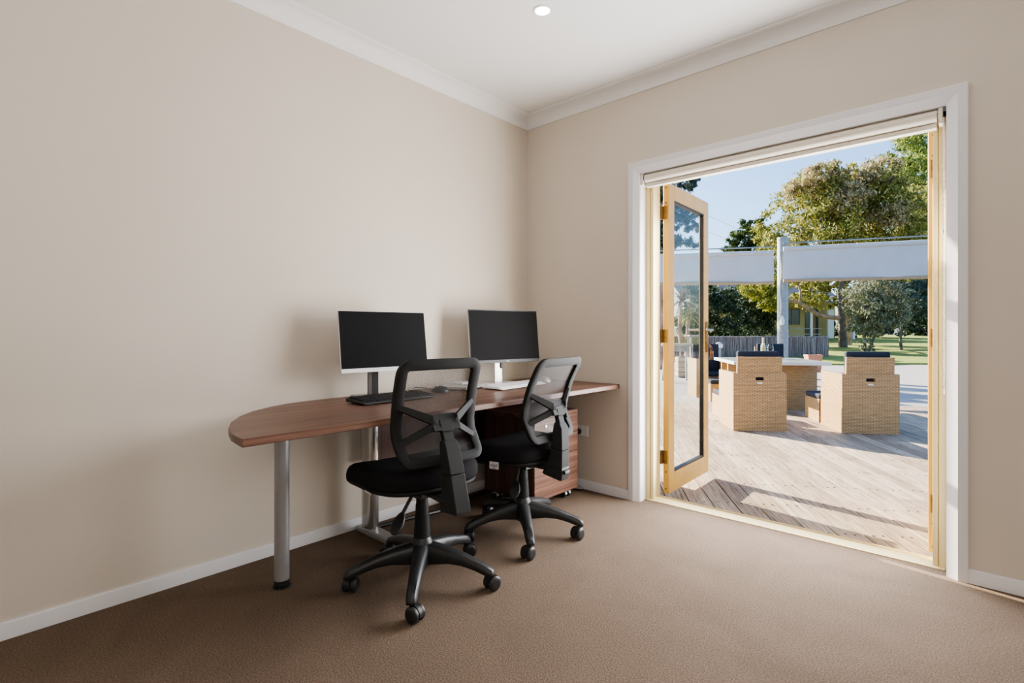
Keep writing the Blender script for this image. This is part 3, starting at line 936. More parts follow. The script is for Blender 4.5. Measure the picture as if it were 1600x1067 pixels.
monitor('monitor with silver edges and a white lower strip above the black keyboard', (0.206, -1.648), (0.260, -1.150), 0.869, 1.186, 8, 'silver')
monitor('black-framed monitor with a badge on its lower edge above the white keyboard', (0.190, -0.762), (0.298, -0.217), 0.874, 1.220, 6, 'dell')

# ------------------------------------------------------------------ keyboards, mice, laptop
def keyboard(label, c, yaw, wd, dp, mb, mk, thick):
    root = thing('keyboard', label, 'keyboard', (c[0], c[1], DT), yaw)
    hw, hd = wd / 2, dp / 2
    body = MB().loft([[(x, -hd, 0.004), (x, -hd + 0.003, thick * 0.55), (x, -hd + 0.02, thick * 0.75), (x, hd - 0.006, thick * 1.25), (x, hd, thick * 1.1), (x, hd, 0.006)] for x in (-hw, hw)])
    body.build('case', mb, root, bevel=0.003)
    kk = MB()
    rows = 6
    kd = (dp - 0.035) / rows
    for r_ in range(rows):
        y = -hd + 0.026 + r_ * kd + kd / 2
        zt = thick * 0.75 + (y + hd - 0.02) / (dp - 0.026) * thick * 0.5
        x = -hw + 0.012
        i = 0
        while x < hw - 0.014:
            kw = 0.0175
            if r_ == 0 and -0.10 < x - (-hw * 0.35) + 0.05 < 0.02 and i == 4:
                kw = 0.105
            if x + kw > hw - 0.010: break
            fx = x + hw
            if not (abs(fx - wd * 0.655) < 0.006 or abs(fx - wd * 0.79) < 0.006):
                kk.box((x + kw / 2, y, zt + 0.0025), (kw - 0.003, kd - 0.003, 0.006))
            x += kw
            i += 1
    kk.build('keys', mk, root, bevel=0.0008, seg=1)
    for x in (-hw + 0.04, hw - 0.04):
        MB().span((x - 0.012, hd - 0.025, 0.0), (x + 0.012, hd - 0.012, 0.008)).build('rubber_foot', M['black'], root)
        MB().span((x - 0.012, -hd + 0.012, 0.0), (x + 0.012, -hd + 0.024, 0.006)).build('rubber_foot', M['black'], root)
    return root
# local -Y faces the user (world +X)
keyboard('black keyboard on the desk below the silver-edged monitor', (0.365, -1.455), R(91), 0.43, 0.165, M['black'], M['blackgrey'], 0.020)
keyboard('white keyboard on the desk below the black-framed monitor', (0.400, -0.575), R(95), 0.46, 0.155, M['whiteplastic'], M['greykeys'], 0.013)

def mouse(label, c, yaw, mat, wmat, sc=1.0, grip=None):
    root = thing('computer_mouse', label, 'mouse', (c[0], c[1], DT), yaw)
    rr = []
    for t, w_, h in ((-0.054, 0.012, 0.012), (-0.048, 0.024, 0.022), (-0.03, 0.031, 0.034), (0.0, 0.030, 0.038), (0.03, 0.029, 0.028), (0.048, 0.026, 0.018), (0.055, 0.018, 0.012)):
        rr.append([(w_ * sc * math.cos(a), t * sc, 0.002 + h * sc * max(0.0, math.sin(a)) ** 0.75) for a in [PI * k / 12 for k in range(13)]])
    MB().loft(rr).build('shell', mat, root, smooth=60)
    MB().lathe([(0.008 * sc, -0.003), (0.009 * sc, 0), (0.008 * sc, 0.003)], 16, T(0, 0.034 * sc, 0.026 * sc) @ RY(90)).build('scroll_wheel', wmat, root)
    if grip:
        MB().tube([(0, 0.053 * sc, 0.008), (0.01, 0.09, 0.004), (0.05, 0.13, 0.004), (0.08, 0.20, 0.004), (0.05, 0.27, 0.004)], 0.002, 6).build('cord', M['black'], root)
    return root
mouse('small black wired mouse at the end of the black keyboard', (0.285, -1.085), R(95), M['black'], M['blackgrey'], 0.95, True)
mouse('white mouse at the end of the white keyboard', (0.345, -0.228), R(85), M['alu'], M['silver'], 1.0)

lp = thing('closed_laptop', 'closed silver laptop lying on the desk between the two keyboards', 'laptop', (0.215, -0.850, DT), R(17))
MB().box((0, 0, 0.009), (0.215, 0.275, 0.010)).build('base', M['alu'], lp, bevel=0.004)
MB().box((0, 0, 0.0175), (0.214, 0.274, 0.006)).build('lid', M['alu'], lp, bevel=0.0025)
for fx_ in (-0.08, 0.08):
    for fy_ in (-0.11, 0.11):
        MB().box((fx_, fy_, 0.002), (0.02, 0.02, 0.004)).build('rubber_foot', M['black'], lp)
bxw = thing('white_box', 'small flat white box lying on the closed silver laptop', 'box', (0.165, -0.80, DT + 0.0206), R(17))
MB().box((0, 0, 0.005), (0.07, 0.13, 0.010)).build('carton', M['whiteplastic'], bxw, bevel=0.002)

cb = MB().tube([(0.10, -1.38, 0.012), (0.12, -1.2, 0.012), (0.16, -1.0, 0.012), (0.13, -0.86, 0.012), (0.19, -0.78, 0.012), (0.12, -0.72, 0.012), (0.10, -0.6, 0.012), (0.08, -0.3, 0.012)], 0.011, 8)
tag(cb.build('power_cable', M['black']), 'thick black power cable lying on the carpet under the desk', 'cable')

# ------------------------------------------------------------------ outside: deck
GZ = -0.018
bdir = Vector((-0.55, 0.835, 0)).normalized()
pdir = Vector((bdir.y, -bdir.x, 0))
S_END = 4.45
PITCH, GAP = 0.138, 0.008
dkm = MB()
uvl = dkm.bm.loops.layers.uv.new('UVMap')
rnd = random.Random(3)
for k in range(-42, 40):
    p0, p1 = k * PITCH + GAP / 2, (k + 1) * PITCH - GAP / 2
    y_st = 0.178
    def s_at(p): return (y_st - p * pdir.y) / bdir.y
    sa, sb = s_at(p0), s_at(p1)
    if max(sa, sb) > S_END - 0.1: continue
    # boards are cut to stock lengths
    cuts = [None]
    s = max(sa, sb) + rnd.uniform(1.2, 4.2)
    while s < S_END - 0.4:
        cuts.append(s); s += rnd.uniform(2.2, 4.2)
    cuts.append(S_END)
    off = rnd.uniform(0, 50)
    zj = GZ - rnd.uniform(0, 0.002)
    for i in range(len(cuts) - 1):
        a0 = (sa, sb) if cuts[i] is None else (cuts[i] + 0.002,) * 2
        a1 = (cuts[i + 1] - 0.002,) * 2
        top = [(p0, a0[0]), (p1, a0[1]), (p1, a1[1]), (p0, a1[0])]
        vt = [dkm.bm.verts.new(tuple(pdir * p + bdir * s + Vector((0, 0, zj)))) for p, s in top]
        vb = [dkm.bm.verts.new(tuple(pdir * p + bdir * s + Vector((0, 0, zj - 0.03)))) for p, s in top]
        fs = [dkm.bm.faces.new(vt)]
        for j in range(4):
            fs.append(dkm.bm.faces.new((vt[j], vb[j], vb[(j + 1) % 4], vt[(j + 1) % 4])))
        for f in fs:
            for lp_ in f.loops:
                c = lp_.vert.co
                lp_[uvl].uv = (c.dot(bdir) + off, c.dot(pdir) + off * 0.37 + (0.3 if lp_.vert in vb else 0))
    # two nails per joist crossing
    for j in range(-2, 14):
        s = 0.06 + j * 0.45
        for pn in (p0 + 0.04, p1 - 0.04):
            sj = s + rnd.uniform(-0.008, 0.008)
            if s_at(pn) + 0.02 < sj < S_END - 0.02:
                c = pdir * (pn + rnd.uniform(-0.004, 0.004)) + bdir * sj
                vv = [dkm.bm.verts.new((c.x + 0.0075 * math.cos(a), c.y + 0.0075 * math.sin(a), GZ + 0.0008)) for a in [2 * PI * q / 6 for q in range(6)]]
                dkm.bm.faces.new(vv).material_index = 1
struct(dkm.build('timber_deck', [M['deck'], M['nail']], smooth=0))
# unseen block left of the door, added to shade the deck along the sill
struct(MB().span((-1.6, 0.178, GZ - 0.03), (0.50, 0.61, 0.80)).build('shadow_block', M['wall'], bevel=0.01))
# dark void under the deck and the paved yard
def grid_poly(sp, z):
    return [tuple(pdir * p + bdir * s + Vector((0, 0, z))) for p, s in sp]
struct(MB().quad([(-7, 0.18, GZ - 0.035), (9, 0.18, GZ - 0.035), tuple(pdir * 9 + bdir * S_END + Vector((0, 0, GZ - 0.035))), tuple(pdir * -9 + bdir * S_END + Vector((0, 0, GZ - 0.035)))]).build('ground_under_deck', M['soil'], smooth=0))
pv = MB()
pv.quad(grid_poly([(-30, S_END + 0.004), (40, S_END + 0.004), (40, 30), (-30, 30)], GZ))
struct(pv.build('yard_paving', M['paving'], smooth=0))

# lawn: curved near edge, rising gently
def lawn_z(d): return -0.02 + 0.031 * max(0, d - 16.5)
lw = MB()
rows = []
for i in range(0, 40):
    l_ = 6 + i * 1.2
    near = 17.0 if l_ > 10.5 else 17.0 + (10.5 - l_) * 0.6
    near += 0.4 * math.sin(l_ * 0.6)
    rows.append([W(near, l_, GZ - 0.02), W(near + 0.01, l_, lawn_z(near) + 0.03)] + [W(near + (41 - near) * (j / 12) ** 1.3, l_, lawn_z(near + (41 - near) * (j / 12) ** 1.3) + 0.03) for j in range(1, 13)])
vv = [[lw.bm.verts.new(p) for p in r] for r in rows]
for a, b in zip(vv[:-1], vv[1:]):
    for j in range(len(a) - 1):
        lw.bm.faces.new((a[j], a[j + 1], b[j + 1], b[j]))
struct(lw.build('lawn', M['lawn'], smooth=40))
struct(MB().quad([(-150, -150, -0.2), (150, -150, -0.2), (150, 150, -0.2), (-150, 150, -0.2)]).build('ground', M['soil'], smooth=0))

# ------------------------------------------------------------------ wicker dining set
WK = M['wicker']
def soft_cushion(name, mn, mx, parent, mat=None):
    q = MB()
    c = [(mn[i] + mx[i]) / 2 for i in range(3)]
    d = [mx[i] - mn[i] for i in range(3)]
    q.box(c, d)
    return q.build(name, mat or M['navy'], parent, bevel=min(d) * 0.32, seg=4, smooth=60)

CW, CD, CH = 0.575, 0.56, 0.655
def make_wicker_chair():
    """origin at the middle of the rear foot; local +Y is the front"""
    root = thing('wicker_chair', 'x', 'chair')
    hw = CW / 2
    t = 0.045
    hx, hz0, hz1 = 0.045, CH - 0.083, CH - 0.045
    bpn = MB()
    bpn.span((-hw, 0, 0), (hw, t, hz0)).span((-hw, 0, hz1), (hw, t, CH)).span((-hw, 0, hz0), (-hx, t, hz1)).span((hx, 0, hz0), (hw, t, hz1))
    bmesh.ops.remove_doubles(bpn.bm, verts=bpn.bm.verts, dist=1e-5)
    bpn.build('back_panel', WK, root, uv=True, smooth=0)
    for s in (-1, 1):
        MB().span((s * hw, t, 0), (s * (hw - 0.05), CD, CH)).build('armrest', WK, root, uv=True, smooth=0, bevel=0.004)
    MB().span((-hw + 0.05, t, 0.29), (hw - 0.05, CD - 0.01, 0.36)).build('seat_base', WK, root, uv=True, smooth=0)
    MB().loft([[(-hw + 0.045, 0.012, CH - 0.02), (hw - 0.045, 0.012, CH - 0.02), (hw - 0.045, 0.05, CH - 0.02), (-hw + 0.045, 0.05, CH - 0.02)],
               [(-hw + 0.045, 0.002, CH + 0.185), (hw - 0.045, 0.002, CH + 0.185), (hw - 0.045, 0.03, CH + 0.185), (-hw + 0.045, 0.03, CH + 0.185)]]).build('backrest', WK, root, uv=True, smooth=0, bevel=0.004)
    soft_cushion('seat_cushion', (-hw + 0.055, t + 0.04, 0.36), (hw - 0.055, CD + 0.005, 0.425), root)
    soft_cushion('back_cushion', (-hw + 0.062, 0.048, 0.40), (hw - 0.062, 0.115, CH + 0.245), root)
    MB().span((-0.026, -0.0015, hz0 - 0.040), (0.026, 0.0, hz0 - 0.022)).build('maker_tag', M['alu'], root, smooth=0)
    return root

def make_ottoman():
    root = thing('wicker_ottoman', 'x', 'footstool')
    hw = 0.225
    MB().span((-hw, 0, 0), (hw, 0.45, 0.285)).build('base', WK, root, uv=True, smooth=0, bevel=0.004)
    soft_cushion('cushion', (-hw + 0.004, 0.004, 0.285), (hw - 0.004, 0.446, 0.345), root)
    return root

def place(o, label, d, l, deg, group):
    o.location = W(d, l, GZ)
    o.rotation_euler = (0, 0, view_yaw(deg))
    o.scale = (VIEW_SCALE,) * 3
    tag(o, label, None, group)
    return o
def mid(d, l, deg, off):
    """from a rear-left corner to the middle of the rear edge"""
    return d - math.sin(R(deg)) * off, l + math.cos(R(deg)) * off
proto = make_wicker_chair()
G1 = 'wicker armchairs around the outdoor table'
d1, l1 = mid(5.885, 2.506, 6, CW / 2)
place(proto, 'honey wicker armchair beside the open glass door, its back to the room', d1, l1, 6, G1)
d2, l2 = mid(5.74, 3.644, 9.5, CW / 2)
place(copy_tree(proto), 'honey wicker armchair on the open side of the deck, standing before the lawn', d2, l2, 9.5, G1)
place(copy_tree(proto), 'wicker armchair showing its navy seat, half hidden by the open glass door', 9.32, 3.44, 184, G1)
place(copy_tree(proto), 'wicker armchair behind the outdoor table, only its navy back cushion showing', 9.45, 4.66, 188, G1)
G2 = 'wicker footstools at the outdoor table'
ot = make_ottoman()
f_, r_ = (math.cos(R(6)), math.sin(R(6))), None
d3, l3 = mid(6.66, 2.688, 6, 0.225)
place(ot, 'low wicker footstool in front of the armchair beside the open door', d3, l3, 6, G2)
d4, l4 = mid(6.42, 3.79, 10, 0.225)
place(copy_tree(ot), 'low wicker footstool with navy cushion between the table and the open-side armchair', d4, l4, 10, G2)
place(copy_tree(ot), 'low wicker footstool in front of the armchair showing its navy seat', 8.72, 3.42, 184, G2)

# table
tb = thing('wicker_table', 'square wicker table with a pale glass top on the deck', 'table', W(7.2, 3.07, GZ), view_yaw(9.5))
tb.scale = (VIEW_SCALE,) * 3
TW, TT = 1.25, 0.705
MB().span((0.03, 0.03, TT - 0.012), (TW - 0.03, TW - 0.03, TT)).build('glass_top', M['tabletop'], tb, bevel=0.002)
rim = MB()
rim.span((0, 0, TT - 0.045), (TW, 0.03, TT - 0.002)).span((0, TW - 0.03, TT - 0.045), (TW, TW, TT - 0.002)).span((0, 0.03, TT - 0.045), (0.03, TW - 0.03, TT - 0.002)).span((TW - 0.03, 0.03, TT - 0.045), (TW, TW - 0.03, TT - 0.002))
rim.span((0.03, 0.03, TT - 0.04), (TW - 0.03, TW - 0.03, TT - 0.013))
rim.build('top_frame', M['alu'], tb, smooth=0, bevel=0.003)
MB().span((0.02, 0.40, 0), (TW - 0.03, 0.46, TT - 0.045)).build('front_panel', WK, tb, uv=True, smooth=0)
MB().span((0.02, 0.80, 0), (TW - 0.03, 0.86, TT - 0.045)).build('rear_panel', WK, tb, uv=True, smooth=0)
MB().span((0.58, 0.46, 0), (0.66, 0.80, TT - 0.045)).build('cross_panel', WK, tb, uv=True, smooth=0)

# bottle and glasses on the table
tz = GZ + TT * VIEW_SCALE
bp_ = at(1192.5, 555, 7.9); bp_.z = tz
wb = thing('wine_bottle', 'pale wine bottle with tan foil standing on the outdoor table', 'bottle', bp_)
MB().lathe([(0.030, 0.0), (0.0375, 0.004), (0.0375, 0.17), (0.034, 0.195), (0.018, 0.225), (0.0145, 0.235)], 24).build('bottle_body', M['bottleglass'], wb)
MB().lathe([(0.016, 0.232), (0.0155, 0.30), (0.017, 0.301), (0.017, 0.312), (0.010, 0.313)], 20).build('foil_cap', M['foil'], wb)
gp = [(0.034, 0.0), (0.034, 0.003), (0.008, 0.006), (0.004, 0.012), (0.0038, 0.085), (0.010, 0.095), (0.034, 0.115), (0.043, 0.135), (0.040, 0.170), (0.030, 0.218), (0.0288, 0.218), (0.0385, 0.170), (0.0415, 0.135), (0.033, 0.117), (0.008, 0.098)]
g0 = None
for px, dd, lab in ((1194.5, 7.62, 'stemmed wine glass standing in front of the wine bottle'), (1203.8, 7.72, 'stemmed wine glass to one side of the wine bottle, on the chair side')):
    q = at(px, 555, dd); q.z = tz
    if g0 is None:
        g0 = thing('wine_glass', lab, 'glass', q, 0, 'wine glasses on the outdoor table')
        MB().lathe(gp, 24).build('goblet', M['drinkglass'], g0)
    else:
        g2_ = copy_tree(g0); g2_.location = q; g2_['label'] = 'stemmed wine glass standing clear beside the wine bottle'

# ------------------------------------------------------------------ post, canvas panels
pp = at(1223, 600, 10.15)
po = thing('steel_post', 'round galvanised steel post holding the canvas panels', 'post', (pp.x, pp.y, GZ))
MB().tube([(0, 0, 0), (0, 0, 2.90)], 0.098, 24).build('pole', M['galv'], po)
MB().lathe([(0.101, 2.86), (0.101, 2.92), (0.06, 2.925)], 24).build('cap', M['galv'], po)
rp = [(RGT * -0.085 + FWD * -0.075 + RGT * 0.014 * math.sin(z * 9)) + Vector((0, 0, z)) for z in [2.75 - 0.06 * k for k in range(24)]]
rpe = MB().tube([tuple(p) for p in rp], 0.012, 6)
rpe.lathe([(0.02, -0.09), (0.042, -0.05), (0.045, 0.0), (0.028, 0.06), (0.012, 0.10)], 10, T(*(RGT * -0.055 + FWD * -0.09 + Vector((0, 0, 1.30)))))
rpe.build('rope', M['rope'], po)

def canvas(label, pL, pR, dropL, dropR, nx=24, nz=8, seed=1):
    root = thing('canvas_panel', label, 'awning', (pL.x, pL.y, pL.z))
    rn = random.Random(seed)
    q = MB()
    vs = []
    dv = pR - pL
    nrm = Vector((dv.y, -dv.x, 0)).normalized()
    for j in range(nz + 1):
        row = []
        for i in range(nx + 1):
            u, v_ = i / nx, j / nz
            p = dv * u + Vector((0, 0, -(dropL + (dropR - dropL) * u) * v_))
            p += nrm * (0.018 * math.sin(u * 9 + v_ * 4 + seed) + 0.012 * math.sin(u * 23 + v_ * 7)) * v_
            row.append(q.bm.verts.new(p))
        vs.append(row)
    for j in range(nz):
        for i in range(nx):
            q.bm.faces.new((vs[j][i], vs[j][i + 1], vs[j + 1][i + 1], vs[j + 1][i]))
    q.build('canvas_sheet', M['canvas'], root, smooth=60)
    MB().tube([(0, 0, 0.0), tuple(dv)], 0.042, 12).build('top_roller', M['canvas'], root)
    MB().tube([(0, 0, -dropL), tuple(dv + Vector((0, 0, -dropR)))], 0.032, 10).build('hem_bar', M['hem'], root)
    MB().tube([(0, 0, 0.11), tuple(dv + Vector((0, 0, 0.11)))], 0.012, 6).build('support_wire', M['galv'], root)
    return root
canvas('white canvas panel hung level behind the open glass door', at(985, 402, 10.6), at(1209, 394.5, 9.95), 0.55, 0.58, seed=2)
canvas('white canvas panel hung from the steel post out over the deck', at(1224, 389, 10.0), at(1530, 374, 9.0), 0.61, 0.63, seed=5)

# ------------------------------------------------------------------ brush fence
fn = thing('brush_fence', 'low brushwood fence of upright grey twigs across the yard', 'fence', W(19.0, 6.5, GZ), 0)
fd, fl0, fl1 = 20.0, 3.6, 12.15
q = MB()
rnd = random.Random(11)
org = W(19.0, 6.5, GZ)
fx = fl0
i = 0
nT = 6500
for i in range(nT):
    l_ = fl0 + (fl1 - fl0) * rnd.random()
    dd = fd + rnd.uniform(-0.05, 0.05)
    h = 0.86 + rnd.uniform(-0.06, 0.05)
    wv = rnd.uniform(0.003, 0.008)
    z0_ = rnd.uniform(0, 0.35) if rnd.random() < 0.5 else 0
    lean = rnd.uniform(-0.05, 0.05)
    a = W(dd, l_ - wv, GZ + z0_) - org
    b_ = W(dd, l_ + wv, GZ + z0_) - org
    c = W(dd, l_ + wv + lean, GZ + h) - org
    e = W(dd, l_ - wv + lean, GZ + h) - org
    q.quad([a, b_, c, e])
q.build('twigs', M['twig'], fn, smooth=0)
a, b_ = W(fd, fl0, GZ) - org, W(fd, fl1, GZ) - org
cr = FWD * 0.02
MB().loft([[a - cr, a + cr, a + cr + Vector((0, 0, 0.84)), a - cr + Vector((0, 0, 0.84))], [b_ - cr, b_ + cr, b_ + cr + Vector((0, 0, 0.84)), b_ - cr + Vector((0, 0, 0.84))]]).build('backing', M['thatch'], fn, smooth=0)
MB().tube([tuple(a + Vector((0, 0, 0.875))), tuple(b_ + Vector((0, 0, 0.875)))], 0.018, 8).build('capping_rail', M['timbergrey'], fn)

# ------------------------------------------------------------------ foliage
def leaves(name, blobs, mat, parent, org, n, size, asp=0.32, seed=1, droop=0.5, shell=0.55):
    rn = random.Random(seed)
    verts, faces = [], []
    vol = sum((b[1] ** 2) for b in blobs)
    for c, r_ in [(b[0], b[1]) for b in blobs]:
        k = int(n * r_ * r_ / vol)
        # clumps inside each blob, leaves gathered around each clump
        ncl = max(4, k // 45)
        clumps = []
        for _ in range(ncl):
            v_ = Vector((rn.gauss(0, 1), rn.gauss(0, 1), rn.gauss(0, 1))).normalized()
            rr_ = r_ * (shell + (1 - shell) * rn.random() ** 0.6)
            clumps.append((c + Vector((v_.x * rr_, v_.y * rr_, v_.z * rr_ * 0.85)), v_))
        for _ in range(k):
            cc, v_ = clumps[rn.randrange(ncl)]
            p = cc + Vector((rn.gauss(0, 1), rn.gauss(0, 1), rn.gauss(0, 0.7))) * r_ * 0.16
            ax = Vector((rn.gauss(0, 1), rn.gauss(0, 1), rn.gauss(0, 1) - droop * 2)).normalized()
            sd = ax.cross(Vector((rn.gauss(0, 1), rn.gauss(0, 1), rn.gauss(0, 1)))).normalized()
            s_ = size * rn.uniform(0.6, 1.4)
            wv = s_ * asp
            p = p - org
            i0 = len(verts)
            verts += [p - ax * s_ * 0.5, p + sd * wv * 0.5, p + ax * s_ * 0.5, p - sd * wv * 0.5]
            faces.append((i0, i0 + 1, i0 + 2, i0 + 3))
    me = bpy.data.meshes.new(name)
    me.from_pydata([tuple(v_) for v_ in verts], [], faces)
    me.materials.append(mat)
    me.update()
    o = bpy.data.objects.new(name, me)
    col.objects.link(o)
    o.parent = parent
    return o

def blobs_at(lst, d, dj=1.0, seed=0, k=1.0):
    rn = random.Random(seed)
    out = []
    for px, py, rp in lst:
        dd = d + rn.uniform(-dj, dj)
        out.append((at(px, py, dd), rp / 812.43 * dd * k))
    return out

def tree(name, label, cat, base, d, trunks, crowns, group=None):
    """base: image pixel of the foot; trunks: list of (points, radii, mat); crowns: list of (blobs, mat, n, size, asp, seed)"""
    bx = at(base[0], base[1], d)
    root = thing(name, label, cat, bx, 0, group)
    for ti, (pts, rad, mt) in enumerate(trunks):
        if ti == 0 or pts[0].z < bx.z + 0.05:
            pts = [pts[0] - Vector((0, 0, 0.35))] + pts
            rad = [rad[0] * 1.15] + rad
        MB().tube([tuple(p - bx) for p in pts], rad, 9).build('trunk' if rad[0] > 0.07 else 'branch', mt, root)
    for bl_, mt, n, size, asp, sd in crowns:
        leaves('crown', bl_, mt, root, bx, n, size, asp, sd)
    return root

BG = 'trees and shrubs beyond the yard'
# big gum tree
d = 27.0
gum_hi = [(1208, 352, 26), (1236, 312, 30), (1262, 288, 28), (1290, 280, 28), (1312, 300, 36), (1262, 330, 36), (1225, 375, 30), (1345, 300, 34), (1376, 288, 34), (1402, 312, 34), (1350, 345, 40),
          (1392, 355, 40), (1425, 345, 36), (1300, 345, 40), (1270, 385, 34), (1325, 390, 34), (1375, 395, 36), (1420, 395, 34), (1240, 415, 26), (1455, 370, 40), (1200, 395, 20), (1335, 270, 18), (1430, 320, 34), (1195, 375, 16), (1270, 300, 30), (1330, 330, 36), (1390, 320, 34), (1310, 370, 34)]
gum_pink = [(1268, 276, 20), (1300, 272, 22), (1345, 282, 26), (1378, 268, 26), (1245, 300, 18), (1325, 310, 28), (1395, 335, 26), (1285, 315, 24)]
gum_low = [(1248, 458, 16), (1268, 470, 14), (1292, 474, 14), (1300, 440, 22), (1240, 472, 10), (1275, 452, 18), (1345, 455, 26), (1375, 450, 26), (1410, 450, 26), (1440, 445, 30), (1250, 440, 24), (1280, 432, 26), (1300, 455, 22), (1262, 462, 22), (1235, 452, 20), (1345, 435, 30), (1385, 430, 30), (1425, 435, 30)]
P_ = lambda px, py, dd=d: at(px, py, dd)
tree('gum_tree', 'large spreading gum tree with forked pinkish trunk behind the brush fence', 'tree', (1322, 541), d,
     [([P_(1322, 541), P_(1323, 510), P_(1320, 470), P_(1315, 440), P_(1306, 415)], [0.26, 0.22, 0.21, 0.20, 0.16], M['bark']),
      ([P_(1315, 440), P_(1322, 415), P_(1338, 380), P_(1350, 340), P_(1355, 300)], [0.16, 0.14, 0.11, 0.08, 0.04], M['bark']),
      ([P_(1306, 415), P_(1288, 385), P_(1275, 350), P_(1268, 310)], [0.14, 0.11, 0.08, 0.04], M['bark']),
      ([P_(1308, 420), P_(1312, 385), P_(1308, 340), P_(1305, 300)], [0.11, 0.09, 0.07, 0.04], M['bark']),
      ([P_(1314, 437), P_(1300, 448), P_(1280, 452), P_(1255, 440)], [0.10, 0.08, 0.06, 0.03], M['bark']),
      ([P_(1318, 445), P_(1345, 425), P_(1380, 405), P_(1415, 380)], [0.11, 0.09, 0.06, 0.03], M['bark'])],
     [(blobs_at(gum_hi, d, 1.6, 1, 1.0), M['gum'], 42000, 0.20, 0.34, 2), (blobs_at(gum_pink, d - 1, 1.0, 3, 1.0), M['gumpink'], 12000, 0.19, 0.34, 4), (blobs_at(gum_low, d, 1.2, 5), M['gum'], 11000, 0.19, 0.34, 6)], BG)
# leaning branch of a second gum
d = 25.0
tree('leaning_gum', 'low gum with a long crooked limb reaching across in front of the yellow house', 'tree', (1317, 539), d,
     [([P_(1317, 541, d), P_(1316, 520, d), P_(1315, 490, d), P_(1312, 455, d), P_(1318, 430, d)], [0.20, 0.17, 0.15, 0.12, 0.08], M['barkdark']),
      ([P_(1315, 497, d), P_(1298, 496, d), P_(1280, 493, d), P_(1265, 483, d), P_(1248, 473, d), P_(1228, 468, d), P_(1205, 455, d)], [0.11, 0.11, 0.10, 0.09, 0.08, 0.06, 0.03], M['bark']),
      ([P_(1250, 474, d), P_(1251, 455, d), P_(1243, 435, d)], [0.07, 0.05, 0.03], M['bark'])],
     [(blobs_at([(1196, 452, 22), (1218, 440, 20), (1185, 432, 20), (1205, 470, 18), (1243, 425, 20), (1175, 455, 18)], d, 0.8, 7), M['yellowleaf'], 7500, 0.16, 0.36, 8)], BG)
# tall bright tree at the back
d = 46.0
tree('tall_tree', 'tall bright green tree rising behind the spreading gum', 'tree', (1452, 525), d,
     [([P_(1452, 525, d), P_(1448, 420, d), P_(1438, 320, d), P_(1425, 250, d)], [0.35, 0.28, 0.2, 0.1], M['bark']),
      ([P_(1444, 380, d), P_(1425, 320, d), P_(1416, 270, d)], [0.14, 0.10, 0.05], M['bark'])],
     [(blobs_at([(1412, 238, 26), (1432, 222, 28), (1455, 205, 36), (1405, 262, 24), (1440, 262, 34), (1470, 270, 46), (1425, 300, 30), (1455, 320, 40), (1480, 380, 60), (1440, 360, 34), (1385, 245, 14), (1445, 410, 40), (1420, 215, 16), (1440, 208, 20), (1415, 280, 30), (1450, 240, 34), (1400, 285, 24), (1440, 285, 36)], d, 1.5, 9), M['bright'], 28000, 0.27, 0.36, 10)], BG)
# conifer
d = 31.0
tree('conifer_tree', 'dark green conifer with pointed sprays seen above the canvas beside the post', 'tree', (1162, 530), d,
     [([P_(1162, 532, d), P_(1164, 450, d), P_(1172, 350, d)], [0.28, 0.2, 0.06], M['barkdark'])],
     [(blobs_at([(1172, 352, 14), (1182, 345, 10), (1160, 362, 14), (1150, 374, 13), (1175, 372, 20), (1190, 366, 16), (1140, 384, 11), (1158, 386, 18), (1180, 392, 22), (1200, 388, 18), (1134, 392, 8), (1150, 405, 22), (1185, 415, 26), (1160, 430, 26)], d, 0.8, 11), M['conifer'], 11000, 0.22, 0.30, 12)], BG)
# dark shrub mass behind the fence
d = 22.5
for lab, px0, lst, sd in (('dense dark green shrub just beyond the glass door, over the brush fence', 1125, [(1100, 480, 26), (1118, 462, 20), (1128, 490, 26), (1112, 512, 22), (1140, 470, 18), (1090, 450, 20), (1080, 500, 26), (1135, 515, 20)], 13),
                          ('dense dark green shrub between the glass door and the steel post', 1180, [(1155, 480, 24), (1172, 497, 24), (1192, 488, 22), (1160, 515, 20), (1185, 515, 22), (1207, 505, 20), (1150, 460, 16), (1205, 480, 16), (1170, 470, 16)], 17)):
    d = 22.5 if sd == 13 else 26.5
    tree('dark_shrub', lab, 'shrub', (px0, 545), d, [([P_(px0, 548, d), P_(px0 + 2, 500, d)], [0.08, 0.05], M['barkdark'])],
         [(blobs_at(lst, d, 0.7, sd), M['darkleaf'], 11000, 0.14, 0.42, sd + 1)], BG)
# olive by the lawn
d = 21.5
tree('olive_shrub', 'silvery grey olive shrub on the lawn in front of the gum trunk', 'shrub', (1352, 546), d,
     [([P_(1352, 548, d), P_(1350, 520, d), P_(1358, 480, d)], [0.06, 0.05, 0.03], M['barkdark']), ([P_(1358, 547, d), P_(1372, 510, d), P_(1380, 470, d)], [0.05, 0.04, 0.02], M['barkdark'])],
     [(blobs_at([(1345, 470, 24), (1370, 455, 24), (1390, 480, 24), (1355, 500, 22), (1380, 510, 22), (1340, 490, 16), (1365, 480, 24), (1345, 540, 9), (1355, 546, 8), (1362, 535, 10), (1335, 460, 18), (1400, 465, 20), (1385, 445, 20), (1350, 445, 20), (1400, 495, 18), (1338, 510, 14)], d, 0.7, 19), M['olive'], 15000, 0.14, 0.25, 20)], BG)
